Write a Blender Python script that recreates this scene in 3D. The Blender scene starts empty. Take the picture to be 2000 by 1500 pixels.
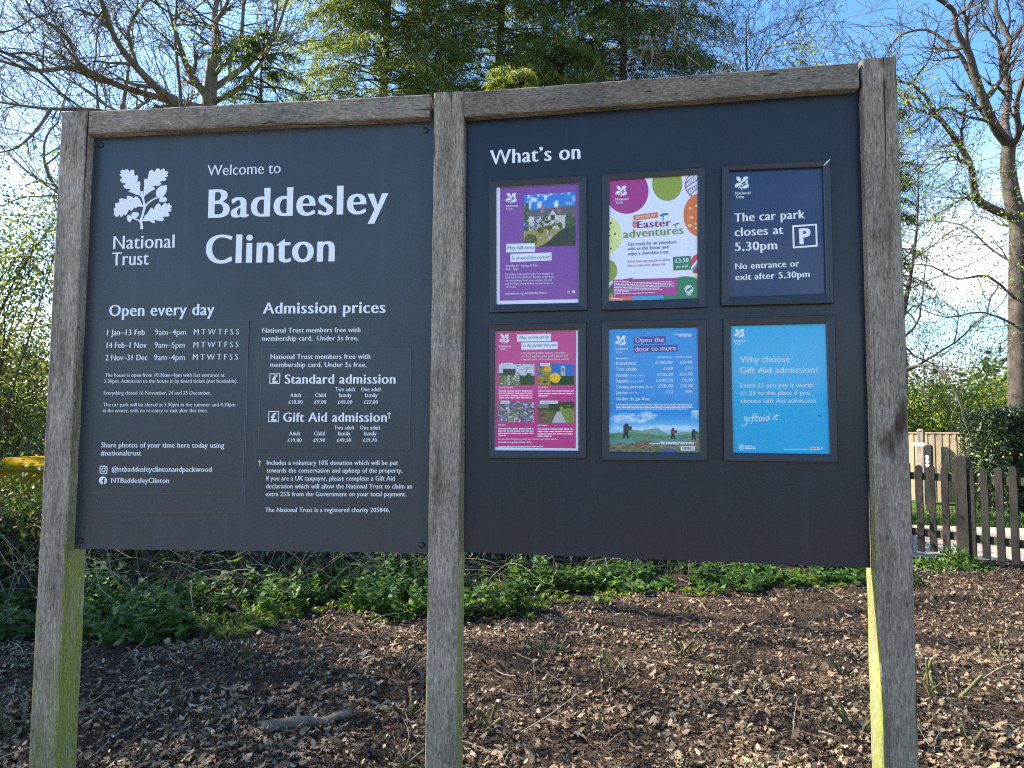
import bpy, math, random
import numpy as np
from mathutils import Vector, Matrix
from mathutils.geometry import tessellate_polygon

SC = bpy.context.scene
COL = SC.collection
R = math.radians
rng = np.random.default_rng(7)
random.seed(7)

# ------------------------------------------------------------------ camera
F = 1361.0                      # focal length in pixels of a 2000 px wide frame
PITCH, ROLL = R(3.87), 0.0058
EYE = Vector((0, 0, 1.5))
_r0, _u0 = Vector((1, 0, 0)), Vector((0, -math.sin(PITCH), math.cos(PITCH)))
FWD = Vector((0, math.cos(PITCH), math.sin(PITCH)))
RIGHT = (_r0 * math.cos(ROLL) + _u0 * math.sin(ROLL)).normalized()
UP = (_u0 * math.cos(ROLL) - _r0 * math.sin(ROLL)).normalized()
cam = bpy.data.cameras.new('camera')
cam.sensor_width = 36.0
cam.lens = 36.0 * F / 2000.0
cam.clip_start, cam.clip_end = 0.05, 3000.0
camo = bpy.data.objects.new('camera', cam)
COL.objects.link(camo)
m = Matrix((RIGHT, UP, -FWD)).transposed().to_4x4()
m.translation = EYE
camo.matrix_world = m
SC.camera = camo

# ------------------------------------------------------------------ light
SUN_EL, SUN_AZ = R(41), R(70)   # azimuth measured to the left of straight ahead
SUN_DIR = Vector((-math.sin(SUN_AZ) * math.cos(SUN_EL), math.cos(SUN_AZ) * math.cos(SUN_EL), math.sin(SUN_EL)))
world = bpy.data.worlds.new('World')
SC.world = world
world.use_nodes = True
nt = world.node_tree
bg = nt.nodes['Background']
sky = nt.nodes.new('ShaderNodeTexSky')
sky.sky_type = 'NISHITA'
sky.sun_disc = False
sky.sun_elevation = SUN_EL
sky.sun_rotation = -SUN_AZ
sky.air_density, sky.dust_density, sky.ozone_density = 1.0, 0.8, 2.2
tc = nt.nodes.new('ShaderNodeTexCoord')
mp = nt.nodes.new('ShaderNodeMapping'); mp.inputs['Scale'].default_value = (1, 1, 2.6)
nz = nt.nodes.new('ShaderNodeTexNoise'); nz.inputs['Scale'].default_value = 3.2; nz.inputs['Detail'].default_value = 9; nz.inputs['Roughness'].default_value = 0.56
rp = nt.nodes.new('ShaderNodeMapRange'); rp.inputs['From Min'].default_value = 0.47; rp.inputs['From Max'].default_value = 0.60
sp = nt.nodes.new('ShaderNodeSeparateXYZ')
el = nt.nodes.new('ShaderNodeMapRange'); el.inputs['From Min'].default_value = 0.36; el.inputs['From Max'].default_value = 0.16
fx = nt.nodes.new('ShaderNodeMath'); fx.operation = 'MULTIPLY'; fx.use_clamp = True
mx = nt.nodes.new('ShaderNodeMix'); mx.data_type = 'RGBA'
mx.inputs['B'].default_value = (6.5, 6.8, 7.2, 1)
L = nt.links.new
L(tc.outputs['Generated'], mp.inputs['Vector']); L(mp.outputs['Vector'], nz.inputs['Vector'])
L(nz.outputs['Fac'], rp.inputs['Value']); L(tc.outputs['Generated'], sp.inputs['Vector'])
L(sp.outputs['Z'], el.inputs['Value'])
lf = nt.nodes.new('ShaderNodeMapRange'); lf.inputs['From Min'].default_value = -.75; lf.inputs['From Max'].default_value = .1; lf.inputs['To Min'].default_value = .25
L(sp.outputs['X'], lf.inputs['Value'])
ml = nt.nodes.new('ShaderNodeMath'); ml.operation = 'MULTIPLY'; L(rp.outputs['Result'], ml.inputs[0]); L(lf.outputs['Result'], ml.inputs[1])
L(ml.outputs[0], fx.inputs[0]); L(el.outputs['Result'], fx.inputs[1])
hs = nt.nodes.new('ShaderNodeHueSaturation'); hs.inputs['Saturation'].default_value = 1.25
L(sky.outputs['Color'], hs.inputs['Color'])
L(fx.outputs[0], mx.inputs['Factor']); L(hs.outputs['Color'], mx.inputs['A'])
L(mx.outputs['Result'], bg.inputs['Color'])
bg.inputs['Strength'].default_value = 0.10
sl = bpy.data.lights.new('sun', 'SUN'); sl.energy = 5.0; sl.angle = R(0.53); sl.color = (1.0, 0.93, 0.82)
so = bpy.data.objects.new('sun', sl); COL.objects.link(so)
so.rotation_euler = (-SUN_DIR).to_track_quat('-Z', 'Y').to_euler()
so.location = (-20, 8, 20)
SC.view_settings.view_transform = 'Standard'
SC.view_settings.look = 'None'
SC.view_settings.exposure = 2.0
SC.view_settings.gamma = 1.0
SC.cycles.use_denoising = False      # the denoiser smears the small print
SC.cycles.max_bounces = 8
SC.cycles.filter_width = 1.15
SC.cycles.transparent_max_bounces = 4

# ------------------------------------------------------------------ pixel rays
def ray(px, py):
    return FWD * F + RIGHT * (px - 1000) - UP * (py - 750)
def at_depth(px, py, d):        # point at distance d straight ahead (world y)
    v = ray(px, py); return EYE + v * (d / v.y)
def on_ground(px, py, z=0.0):
    v = ray(px, py); return EYE + v * ((z - EYE.z) / v.z)
class Plane:
    def __init__(s, p, ang):
        s.n = Vector((-math.sin(ang), -math.cos(ang), 0)); s.e = Vector((math.cos(ang), -math.sin(ang), 0)); s.p = p; s.ang = ang
    def hit(s, px, py, off=0.0):
        v = ray(px, py); return EYE + v * ((s.p + s.n * off - EYE).dot(s.n) / v.dot(s.n))

# ------------------------------------------------------------------ materials
def lin(c):
    return tuple((x / 12.92 if x <= 0.04045 else ((x + 0.055) / 1.055) ** 2.4) for x in [v / 255.0 for v in c])
MATS = {}
def principled(name, rgb=(.5, .5, .5), rough=.6, spec=.5):
    if name in MATS: return MATS[name]
    m = bpy.data.materials.new(name); m.use_nodes = True
    b = m.node_tree.nodes['Principled BSDF']
    b.inputs['Base Color'].default_value = (*rgb, 1); b.inputs['Roughness'].default_value = rough
    b.inputs['Specular IOR Level'].default_value = spec
    MATS[name] = m
    return m
def ink(rgb, rough=.45):         # printed colour, given as sRGB 0..255, behind a clear cover
    m = principled('print_%d_%d_%d' % rgb, lin(rgb), rough, .4); b = m.node_tree.nodes['Principled BSDF']
    b.inputs['Coat Weight'].default_value = .5; b.inputs['Coat Roughness'].default_value = .08; return m
def N(m, t, **kw):
    n = m.node_tree.nodes.new(t)
    for k, v in kw.items(): setattr(n, k, v)
    return n
def ramp(m, stops, fac):
    r = N(m, 'ShaderNodeValToRGB'); e = r.color_ramp.elements
    while len(e) < len(stops): e.new(0.5)
    for k, (p, c) in enumerate(stops): e[k].position = p; e[k].color = (*c, 1)
    m.node_tree.links.new(fac, r.inputs['Fac']); return r.outputs['Color']
def noise(m, scale, detail=6, stretch=(1, 1, 1), rough=.6, coord='Object', loc=(0, 0, 0)):
    t = N(m, 'ShaderNodeTexCoord'); mp = N(m, 'ShaderNodeMapping'); mp.inputs['Scale'].default_value = stretch; mp.inputs['Location'].default_value = loc
    n = N(m, 'ShaderNodeTexNoise'); n.inputs['Scale'].default_value = scale; n.inputs['Detail'].default_value = detail; n.inputs['Roughness'].default_value = rough
    l = m.node_tree.links.new
    l(t.outputs[coord], mp.inputs['Vector']); l(mp.outputs['Vector'], n.inputs['Vector'])
    return n.outputs['Fac']
def mixc(m, fac, a, b, mode='MIX'):
    x = N(m, 'ShaderNodeMix', data_type='RGBA', blend_type=mode); l = m.node_tree.links.new
    for k, v in (('Factor', fac), ('A', a), ('B', b)):
        if isinstance(v, (int, float)): x.inputs[k].default_value = v
        elif isinstance(v, tuple): x.inputs[k].default_value = (*v, 1)
        else: l(v, x.inputs[k])
    return x.outputs['Result']
def math_(m, op, a, b=0.0, clamp=False):
    x = N(m, 'ShaderNodeMath', operation=op, use_clamp=clamp); l = m.node_tree.links.new
    for k, v in ((0, a), (1, b)):
        if isinstance(v, (int, float)): x.inputs[k].default_value = v
        else: l(v, x.inputs[k])
    return x.outputs[0]
def bump(m, h, strength=.4, dist=.01):
    b = N(m, 'ShaderNodeBump'); b.inputs['Strength'].default_value = strength; b.inputs['Distance'].default_value = dist
    l = m.node_tree.links.new; l(h, b.inputs['Height']); l(b.outputs['Normal'], m.node_tree.nodes['Principled BSDF'].inputs['Normal'])
def setc(m, col): m.node_tree.links.new(col, m.node_tree.nodes['Principled BSDF'].inputs['Base Color'])
def maprange(m, v, a, b, c=0.0, d=1.0, smooth=True):
    r = N(m, 'ShaderNodeMapRange'); r.interpolation_type = 'SMOOTHSTEP' if smooth else 'LINEAR'
    for k, x in zip(('From Min', 'From Max', 'To Min', 'To Max'), (a, b, c, d)): r.inputs[k].default_value = x
    m.node_tree.links.new(v, r.inputs['Value']); return r.outputs['Result']

def oak(name, axis, algae=0.0, tint=1.0, seed=0):
    """silver weathered oak, grain along axis; algae grows on the low side faces"""
    m = principled(name, rough=.85, spec=.25)
    st = [38, 38, 38]; st[axis] = 7.0
    fine = noise(m, 6.0, 8, tuple(st), .62, loc=(seed, seed * 2, seed))
    st2 = [9, 9, 9]; st2[axis] = 1.3
    big = noise(m, 1.6, 4, tuple(st2), .6, loc=(seed * 3, 1, seed))
    blot = noise(m, 5.0, 4, (1, 1, 1), .6, loc=(seed, 4, 2))
    c = ramp(m, [(.28, (.07, .064, .058)), (.42, (.22, .20, .175)), (.56, (.34, .31, .275)), (.74, (.54, .50, .45))], fine)
    dk = ramp(m, [(.30, (.50, .48, .47)), (.50, (1, 1, 1))], big)
    c = mixc(m, 1.0, c, dk, 'MULTIPLY')
    cst = [70, 70, 70]; cst[axis] = .9
    ck = ramp(m, [(.300, (.16, .15, .14)), (.335, (1, 1, 1))], noise(m, 1.0, 3, tuple(cst), .5, loc=(seed * 5, 2, seed)))
    c = mixc(m, 1.0, c, ck, 'MULTIPLY')
    kst = [7, 7, 7]; kst[axis] = 3.0
    kn = ramp(m, [(.24, (.30, .27, .25)), (.30, (1, 1, 1))], noise(m, 1.3, 2, tuple(kst), .4, loc=(seed * 7, seed, 3)))
    c = mixc(m, 1.0, c, kn, 'MULTIPLY')
    bl = ramp(m, [(.35, (.74, .73, .72)), (.62, (1.0, .99, .97))], blot)
    c = mixc(m, 1.0, c, bl, 'MULTIPLY')
    c = mixc(m, 1.0, c, (tint * 1.05, tint * 1.0, tint * .92), 'MULTIPLY')
    if algae > 0:
        g = N(m, 'ShaderNodeNewGeometry'); sn = N(m, 'ShaderNodeSeparateXYZ'); spz = N(m, 'ShaderNodeSeparateXYZ')
        l = m.node_tree.links.new
        l(g.outputs['True Normal'], sn.inputs['Vector']); l(g.outputs['Position'], spz.inputs['Vector'])
        side = maprange(m, math_(m, 'ABSOLUTE', sn.outputs['X']), .45, .85)
        hs = maprange(m, spz.outputs['Z'], 1.9, .9)
        hf = maprange(m, spz.outputs['Z'], 1.15, .35)
        pat = maprange(m, noise(m, 4, 6, (4, 4, .9), .7), .36, .60)
        a1 = math_(m, 'MULTIPLY', side, hs); a2 = math_(m, 'MULTIPLY', hf, .55 * algae)
        a = math_(m, 'MULTIPLY', math_(m, 'MAXIMUM', a1, a2), math_(m, 'ADD', math_(m, 'MULTIPLY', pat, .75), .25), True)
        gc = ramp(m, [(.3, (.105, .115, .02)), (.7, (.30, .33, .05))], fine)
        c = mixc(m, math_(m, 'MULTIPLY', a, .9), c, gc)
    setc(m, c); bump(m, fine, .55, .006)
    return m

def leaf_mat(name, cols, transl=.45, rough=.5, spec=.35):
    """foliage; every separate leaf takes its own colour from the ramp"""
    if name in MATS: return MATS[name]
    m = principled(name, rough=rough, spec=spec); l = m.node_tree.links.new
    g = N(m, 'ShaderNodeNewGeometry')
    n = len(cols)
    c = ramp(m, [(k / max(1, n - 1), lc) for k, lc in enumerate(cols)], g.outputs['Random Per Island'])
    setc(m, c)
    if transl > 0:
        t = N(m, 'ShaderNodeBsdfTranslucent'); mxs = N(m, 'ShaderNodeMixShader'); mxs.inputs['Fac'].default_value = transl
        ct = mixc(m, 1.0, c, (1.35, 1.3, .6), 'MULTIPLY')
        l(ct, t.inputs['Color']); l(m.node_tree.nodes['Principled BSDF'].outputs[0], mxs.inputs[1]); l(t.outputs[0], mxs.inputs[2])
        l(mxs.outputs[0], m.node_tree.nodes['Material Output'].inputs['Surface'])
    return m
def bark_mat(name, c1, c2, moss=0.0):
    if name in MATS: return MATS[name]
    m = principled(name, rough=.9, spec=.2)
    f = noise(m, 9, 7, (1, 1, .35), .65)
    c = ramp(m, [(.3, c1), (.7, c2)], f)
    if moss: c = mixc(m, maprange(m, noise(m, 2.5, 4), .45, .65, 0, moss), c, (.12, .14, .03))
    setc(m, c); bump(m, f, .6, .03); return m

# ------------------------------------------------------------------ object helpers
ORG = {}
def link(o, parent=None, loc=None):
    COL.objects.link(o)
    if parent is not None:
        o.parent = parent; ORG[o.name] = ORG[parent.name]
    else:
        o.location = loc; ORG[o.name] = Vector(loc)
def thing(name, label, cat, loc, group=None, kind=None):
    o = bpy.data.objects.new(name, None); o.empty_display_size = .1
    link(o, None, Vector(loc)); tag(o, label, cat, group, kind); return o
def tag(o, label=None, cat=None, group=None, kind=None):
    for k, v in (('label', label), ('category', cat), ('group', group), ('kind', kind)):
        if v: o[k] = v
    return o
def mesh_from(name, V, Fs, mats, parent=None, loc=(0, 0, 0), mi=None, smooth=False):
    V = np.asarray(V, dtype=np.float64).reshape(-1, 3)
    org = ORG[parent.name] if parent is not None else Vector(loc)
    me = bpy.data.meshes.new(name)
    V = V - np.array(org)
    if isinstance(Fs, np.ndarray):
        nf, k = Fs.shape
        me.vertices.add(len(V)); me.vertices.foreach_set('co', V.astype(np.float32).ravel())
        me.loops.add(nf * k); me.loops.foreach_set('vertex_index', Fs.astype(np.int32).ravel())
        me.polygons.add(nf); me.polygons.foreach_set('loop_start', np.arange(nf, dtype=np.int32) * k)
        me.update(calc_edges=True)
    else:
        me.from_pydata(V.tolist(), [], Fs); me.update()
    for x in (mats if isinstance(mats, (list, tuple)) else [mats]): me.materials.append(x)
    if mi is not None: me.polygons.foreach_set('material_index', np.asarray(mi, dtype=np.int32))
    if smooth: me.polygons.foreach_set('use_smooth', np.ones(len(me.polygons), dtype=bool))
    o = bpy.data.objects.new(name, me)
    link(o, parent, loc)
    return o
class MB:
    def __init__(s): s.v, s.f, s.m = [], [], []
    def add(s, V, Fs, mi=0):
        b = len(s.v); s.v.extend([tuple(p) for p in V]); s.f.extend([tuple(i + b for i in f) for f in Fs]); s.m.extend([mi] * len(Fs))
    def box(s, c, e1, e2, e3, mi=0):     # centre and three half-extent vectors
        c, e1, e2, e3 = map(Vector, (c, e1, e2, e3))
        P = [c + e1 * a + e2 * b + e3 * d for a in (-1, 1) for b in (-1, 1) for d in (-1, 1)]
        s.add(P, [(0, 1, 3, 2), (4, 6, 7, 5), (0, 4, 5, 1), (2, 3, 7, 6), (0, 2, 6, 4), (1, 5, 7, 3)], mi)
    def tube(s, pts, rad, n=5, mi=0, cap=True):
        pts = [Vector(p) for p in pts]
        if not hasattr(rad, '__len__'): rad = [rad] * len(pts)
        b = len(s.v); t0 = (pts[1] - pts[0]).normalized()
        a = t0.orthogonal().normalized()
        for k, p in enumerate(pts):
            t = (pts[min(k + 1, len(pts) - 1)] - pts[max(k - 1, 0)]).normalized()
            a = (a - t * a.dot(t))
            if a.length < 1e-6: a = t.orthogonal()
            a.normalize(); c = t.cross(a)
            for j in range(n):
                w = 2 * math.pi * j / n
                q = p + (a * math.cos(w) + c * math.sin(w)) * rad[k]
                s.v.append((q.x, q.y, q.z))
        for k in range(len(pts) - 1):
            for j in range(n):
                s.f.append((b + k * n + j, b + k * n + (j + 1) % n, b + (k + 1) * n + (j + 1) % n, b + (k + 1) * n + j)); s.m.append(mi)
        if cap:
            e = b + (len(pts) - 1) * n
            s.f.append(tuple(e + j for j in range(n))); s.m.append(mi)
            s.f.append(tuple(b + n - 1 - j for j in range(n))); s.m.append(mi)
    def build(s, name, mats, parent=None, loc=(0, 0, 0), smooth=False):
        return mesh_from(name, s.v, s.f, mats, parent, loc, s.m, smooth)
def unit(a): return a / np.maximum(1e-9, np.linalg.norm(a, axis=-1, keepdims=True))
LEAF4 = (np.array([[0, 0, 0], [.5, .5, .06], [1, 0, 0], [.5, -.5, .06]]), np.array([[0, 1, 2, 3]]))
LEAF6 = (np.array([[0, 0, 0], [.22, .42, .05], [.6, .36, .08], [1, 0, -.05], [.6, -.36, .08], [.22, -.42, .05]]), np.array([[0, 1, 2, 3, 4, 5]]))
def leaves(P, D, length, width, tmpl=LEAF4, r=None, flat=None):
    """P base points, D leaf axis, arrays of length and width -> vertices, faces"""
    r = rng if r is None else r
    n = len(P); a = unit(D)
    q = r.normal(size=(n, 3)) if flat is None else (np.tile(np.array(flat, float), (n, 1)) + r.normal(size=(n, 3)) * .35)
    b = unit(np.cross(a, q)); c = np.cross(a, b)
    T, Fq = tmpl; length = np.broadcast_to(length, n); width = np.broadcast_to(width, n)
    V = P[:, None, :] + a[:, None, :] * (T[None, :, 0:1] * length[:, None, None]) + b[:, None, :] * (T[None, :, 1:2] * width[:, None, None]) + c[:, None, :] * (T[None, :, 2:3] * length[:, None, None])
    Fs = (Fq[None] + (np.arange(n) * len(T))[:, None, None]).reshape(-1, Fq.shape[1])
    return V.reshape(-1, 3), Fs
def merge(parts):
    V, Fs, o = [], [], 0
    for v, f in parts: V.append(v); Fs.append(f + o); o += len(v)
    return np.concatenate(V), np.concatenate(Fs)
def sstep(x, a, b):
    t = np.clip((np.asarray(x, float) - a) / (b - a), 0, 1); return t * t * (3 - 2 * t)
def vnoise(x, y, s=1.0, seed=0):
    """cheap smooth value noise"""
    x = np.asarray(x, float) * s + seed * 17.3; y = np.asarray(y, float) * s + seed * 9.1
    xi, yi = np.floor(x), np.floor(y); fx, fy = x - xi, y - yi
    fx = fx * fx * (3 - 2 * fx); fy = fy * fy * (3 - 2 * fy)
    h = lambda i, j: np.modf(np.abs(np.sin(i * 127.1 + j * 311.7) * 43758.5453))[0]
    return (h(xi, yi) * (1 - fx) + h(xi + 1, yi) * fx) * (1 - fy) + (h(xi, yi + 1) * (1 - fx) + h(xi + 1, yi + 1) * fx) * fy
# ------------------------------------------------------------------ lettering
_tcache = {}
WEIGHT = {'B': (.029, -.007), 'M': (.017, -.008), 'R': (.003, -.014), 'S': (.045, .03)}
def text_mesh(s, w, res):
    key = (s, w, res)
    if key in _tcache: return _tcache[key]
    bx, by = WEIGHT[w]
    cu = bpy.data.curves.new('txt', 'FONT'); cu.body = s; cu.resolution_u = res; cu.space_character = 1.0 + bx * 3.0
    o = bpy.data.objects.new('txt', cu); COL.objects.link(o)
    dg = bpy.context.evaluated_depsgraph_get()
    me = o.evaluated_get(dg).to_mesh()
    V = np.array([v.co[:2] for v in me.vertices]); T = [tuple(p.vertices) for p in me.polygons]
    o.evaluated_get(dg).to_mesh_clear()
    bpy.data.objects.remove(o); bpy.data.curves.remove(cu)
    T2 = []
    for t in T:
        a, b, c = V[t[0]], V[t[1]], V[t[2]]
        if (b[0] - a[0]) * (c[1] - a[1]) - (b[1] - a[1]) * (c[0] - a[0]) < 0: t = t[::-1]
        T2.append(t)
    # coincident vertices are welded by position so that outlines close
    key2 = {}; rep = []
    for k, p in enumerate(V): rep.append(key2.setdefault((round(p[0], 5), round(p[1], 5)), k))
    cnt = {}
    for t in T2:
        for k in range(len(t)):
            a, b = rep[t[k]], rep[t[(k + 1) % len(t)]]
            cnt[(a, b)] = cnt.get((a, b), 0) + 1
    nr = np.zeros_like(V)
    for (a, b) in cnt:
        if (b, a) not in cnt:
            d = V[b] - V[a]; l = np.hypot(*d)
            if l < 1e-9: continue
            n = np.array([d[1], -d[0]]) / l
            nr[a] += n; nr[b] += n
    ln = np.linalg.norm(nr, axis=1, keepdims=True)
    nr = np.where(ln > 1e-6, nr / np.maximum(ln, 1e-6), 0)
    nr = nr[rep]
    corner = np.clip(np.abs(nr), 0, 1)
    off = np.stack([np.sign(nr[:, 0]) * np.minimum(1, corner[:, 0] * 1.35) * bx, np.sign(nr[:, 1]) * np.minimum(1, corner[:, 1] * 1.35) * by], 1)
    # stems swell a little towards their ends
    mid = .33; fl = np.clip(np.abs(V[:, 1] - mid) / .36, 0, 1) ** 2
    off[:, 0] += np.sign(nr[:, 0]) * np.minimum(1, corner[:, 0] * 1.35) * fl * .006
    # round dots keep their shape
    lab = list(range(len(V)))
    def fnd(i):
        while lab[i] != i: lab[i] = lab[lab[i]]; i = lab[i]
        return i
    for t in T2:
        for k in t[1:]:
            i, j = fnd(rep[t[0]]), fnd(rep[k])
            if i != j: lab[i] = j
    comp = {}
    for k in range(len(V)): comp.setdefault(fnd(rep[k]), []).append(k)
    for ks in comp.values():
        w_ = np.ptp(V[ks], axis=0)
        if w_[0] < .2 and w_[1] < .2: off[ks] = nr[ks] * max(bx, .008)
    V = V + off
    xh = .44
    y = V[:, 1]; y = np.where(y < 0, y, np.where(y < xh, y * 1.07, xh * 1.07 + (y - xh) * (.70 - xh * 1.07) / (.70 - xh)))
    V[:, 1] = y
    # folded triangles at tight joins go; the others lie a hair apart so that none coincide
    T3 = []
    for t in T2:
        a, b, c = V[t[0]], V[t[1]], V[t[2]]
        if (b[0] - a[0]) * (c[1] - a[1]) - (b[1] - a[1]) * (c[0] - a[0]) > 1e-9: T3.append(t)
    lev = np.zeros(len(V))
    if len(T3) < len(T2):
        lev = np.repeat(np.linspace(0, .6, 7)[np.arange(len(T3)) % 7], 3); V = V[np.array(T3).ravel()]; T3 = [(3 * k, 3 * k + 1, 3 * k + 2) for k in range(len(T3))]
    T2 = T3
    V = np.column_stack([V, lev])
    _tcache[key] = (V, T2)
    return _tcache[key]
CAPH = .68
class Printer:
    """collects flat print on a plane, one layer above the other"""
    def __init__(s, plane, base, ox=0, oy=0, sc=1.0):
        s.pl, s.base, s.ox, s.oy, s.sc = plane, base, ox, oy, sc; s.mb = {}; s.layer = 0
    def pt(s, x, y, l=0): return s.pl.hit(s.ox + x * s.sc, s.oy + y * s.sc, s.base + l * .00012)
    def _m(s, key): return s.mb.setdefault(key, MB())
    def text(s, t, x0, y0, x1, y1, cap, w='M', key='lettering', res=2, l=None, shear=0):
        l = s.layer if l is None else l
        V, T = text_mesh(t, w, res)
        a, b = s.pt(x0, y0, l), s.pt(x1, y1, l); e1 = (b - a); W = e1.length; e1.normalize(); e2 = s.pl.n.cross(e1)
        h = (s.pt(x0, y0 - cap, l) - a).length
        mn, mxx = V[:, 0].min(), V[:, 0].max(); sx, sy = W / (mxx - mn), h / CAPH
        s._m(key).add([a + e1 * ((v[0] - mn) * sx + shear * v[1] * sy) + e2 * (v[1] * sy) + s.pl.n * (v[2] * .00012) for v in V], T)
    def poly(s, pts, key, l=None, clip=None):
        l = s.layer if l is None else l
        if clip: pts = clip_poly(pts, clip)
        if len(pts) < 3: return
        tri = tessellate_polygon([[Vector((p[0], p[1], 0)) for p in pts]])
        T = []
        for t in tri:
            a, b, c = (pts[k] for k in t)
            T.append(t if (b[0] - a[0]) * (c[1] - a[1]) - (b[1] - a[1]) * (c[0] - a[0]) < 0 else (t[0], t[2], t[1]))
        s._m(key).add([s.pt(p[0], p[1], l) for p in pts], T)
    def rect(s, x0, y0, x1, y1, key, l=None): s.poly([(x0, y0), (x1, y0), (x1, y1), (x0, y1)], key, l)
    def oval(s, cx, cy, rx, ry, key, l=None, clip=None, n=36, a0=0, a1=360, egg=0):
        s.poly([(cx + rx * math.cos(R(a0 + (a1 - a0) * k / n)) * (1 + egg * math.sin(R(a0 + (a1 - a0) * k / n))), cy + ry * math.sin(R(a0 + (a1 - a0) * k / n))) for k in range(n)], key, l, clip)
    def ring(s, cx, cy, r0, r1, key, l=None, n=28, ry=1.0):
        l = s.layer if l is None else l
        V = []; Fq = []
        for k in range(n):
            w = 2 * math.pi * k / n
            V += [s.pt(cx + r0 * math.cos(w), cy + r0 * ry * math.sin(w), l), s.pt(cx + r1 * math.cos(w), cy + r1 * ry * math.sin(w), l)]
            j = (k + 1) % n; Fq.append((2 * k, 2 * j, 2 * j + 1, 2 * k + 1))
        s._m(key).add(V, Fq)
    def frame(s, q, t, key, l=None):       # outline of a quad, stroke t
        l = s.layer if l is None else l
        c = (sum(p[0] for p in q) / 4, sum(p[1] for p in q) / 4); V = []
        for p in q:
            sx = 1 if p[0] < c[0] else -1; sy = 1 if p[1] < c[1] else -1
            V += [s.pt(*p, l), s.pt(p[0] + sx * t, p[1] + sy * t, l)]
        s._m(key).add(V, [(2 * k, 2 * ((k + 1) % 4), 2 * ((k + 1) % 4) + 1, 2 * k + 1) for k in range(4)])
    def stroke(s, pts, wd, key, l=None, clip=None):
        L_, R_ = [], []
        if not hasattr(wd, '__len__'): wd = [wd] * len(pts)
        for k, p in enumerate(pts):
            a, b = pts[max(0, k - 1)], pts[min(len(pts) - 1, k + 1)]
            dx, dy = b[0] - a[0], b[1] - a[1]; q = math.hypot(dx, dy) or 1
            L_.append((p[0] - dy / q * wd[k] / 2, p[1] + dx / q * wd[k] / 2)); R_.append((p[0] + dy / q * wd[k] / 2, p[1] - dx / q * wd[k] / 2))
        if clip: s.poly(L_ + R_[::-1], key, l, clip); return
        l = s.layer if l is None else l
        for k in range(len(pts) - 1):        # short overlapping pieces, a hair apart
            s._m(key).add([s.pt(*q, l + .07 * (k % 4)) for q in (L_[k], R_[k], R_[k + 1], L_[k + 1])], [(0, 1, 2, 3)])
            if 0 < k: s._m(key).add([s.pt(pts[k][0] + wd[k] / 2 * math.cos(a * 1.0472), pts[k][1] + wd[k] / 2 * math.sin(a * 1.0472), l + .32 + .05 * (k % 3)) for a in range(6)], [(0, 1, 2, 3, 4, 5)])
    def greek(s, x0, x1, y, h, key, l=None, seed=1, dy=0):
        """a line of print too small to read: a row of word-long dashes"""
        r = random.Random(seed * 31 + int(y)); x = x0
        while x < x1 - 4:
            w = min(r.uniform(2.2, 8) * h, x1 - x); f0 = (x - x0) / max(1, x1 - x0); f1 = (x + w - x0) / max(1, x1 - x0)
            s.poly([(x, y - h / 2 + dy * f0), (x + w, y - h / 2 + dy * f1), (x + w, y + h / 2 + dy * f1), (x, y + h / 2 + dy * f0)], key, l)
            x += w + h * .8
    def emblem(s, x0, y0, x1, y1, key='emblem', l=None):
        l = s.layer if l is None else l
        f = lambda p: (x0 + (p[0] - 213) / 760 * (x1 - x0), y0 + (p[1] - 190) / 797 * (y1 - y0)); k = (x1 - x0) / 760
        for j, P in enumerate(EMBLEM):
            s.poly([f(p) for p in smooth_loop(P, 2)], key, l + j * .12)
        for j, (P, w) in enumerate(TWIGS):
            s.stroke([f(p) for p in smooth_line(P, 3)], [v * k for v in np.interp(np.linspace(0, 1, (len(P) - 1) * 3 + 1), np.linspace(0, 1, len(w)), w)], key, l + 1.2 + j * .12)
    def trust(s, e, n, t, cap, key='lettering', w='M', l=None):
        s.emblem(*e, key='emblem', l=l); s.text('National', n[0], n[2], n[1], n[3], cap, w, key, l=l); s.text('Trust', t[0], t[2], t[1], t[3], cap, w, key, l=l)
    def insta(s, x0, y0, x1, y1, key, l=None):
        w = x1 - x0; t = w * .11; c = w * .24
        def rr(x0, y0, x1, y1, r, n=5):
            P = []
            for cx, cy, a in ((x1 - r, y0 + r, -90), (x1 - r, y1 - r, 0), (x0 + r, y1 - r, 90), (x0 + r, y0 + r, 180)):
                P += [(cx + r * math.cos(R(a + 90 * k / n)), cy + r * math.sin(R(a + 90 * k / n))) for k in range(n + 1)]
            return P
        l = s.layer if l is None else l
        A, B = rr(x0, y0, x1, y1, c), rr(x0 + t, y0 + t, x1 - t, y1 - t, c - t); n = len(A)
        s._m(key).add([s.pt(*p, l) for p in A + B], [(k, (k + 1) % n, n + (k + 1) % n, n + k) for k in range(n)])
        cx, cy = (x0 + x1) / 2, (y0 + y1) / 2
        s.ring(cx, cy, w * .27, w * .17, key, l); s.oval(x1 - w * .25, y0 + w * .25, w * .06, w * .06, key, l, n=10)
    def fbook(s, cx, cy, r, key, hole, l=None):
        l = s.layer if l is None else l
        s.oval(cx, cy, r, r, key, l); s.stroke([(cx + r * .1, cy + r * .97), (cx + r * .1, cy - r * .15), (cx + r * .2, cy - r * .42), (cx + r * .52, cy - r * .45)], r * .34, hole, l + 1.5)
        s.rect(cx - r * .3, cy - r * .06, cx + r * .48, cy + r * .22, hole, l + 2.2)
    def flush(s, parent, mats, names=None):
        out = {}
        for k, mb in s.mb.items():
            if not mb.v: continue
            nm = (names or {}).get(k, k); big, ml = out.setdefault(nm, (MB(), []))
            if mats[k] not in ml: ml.append(mats[k])
            big.add(mb.v, mb.f, ml.index(mats[k]))
        for nm, (mb, ml) in out.items(): mb.build(nm, ml, parent)
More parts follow.
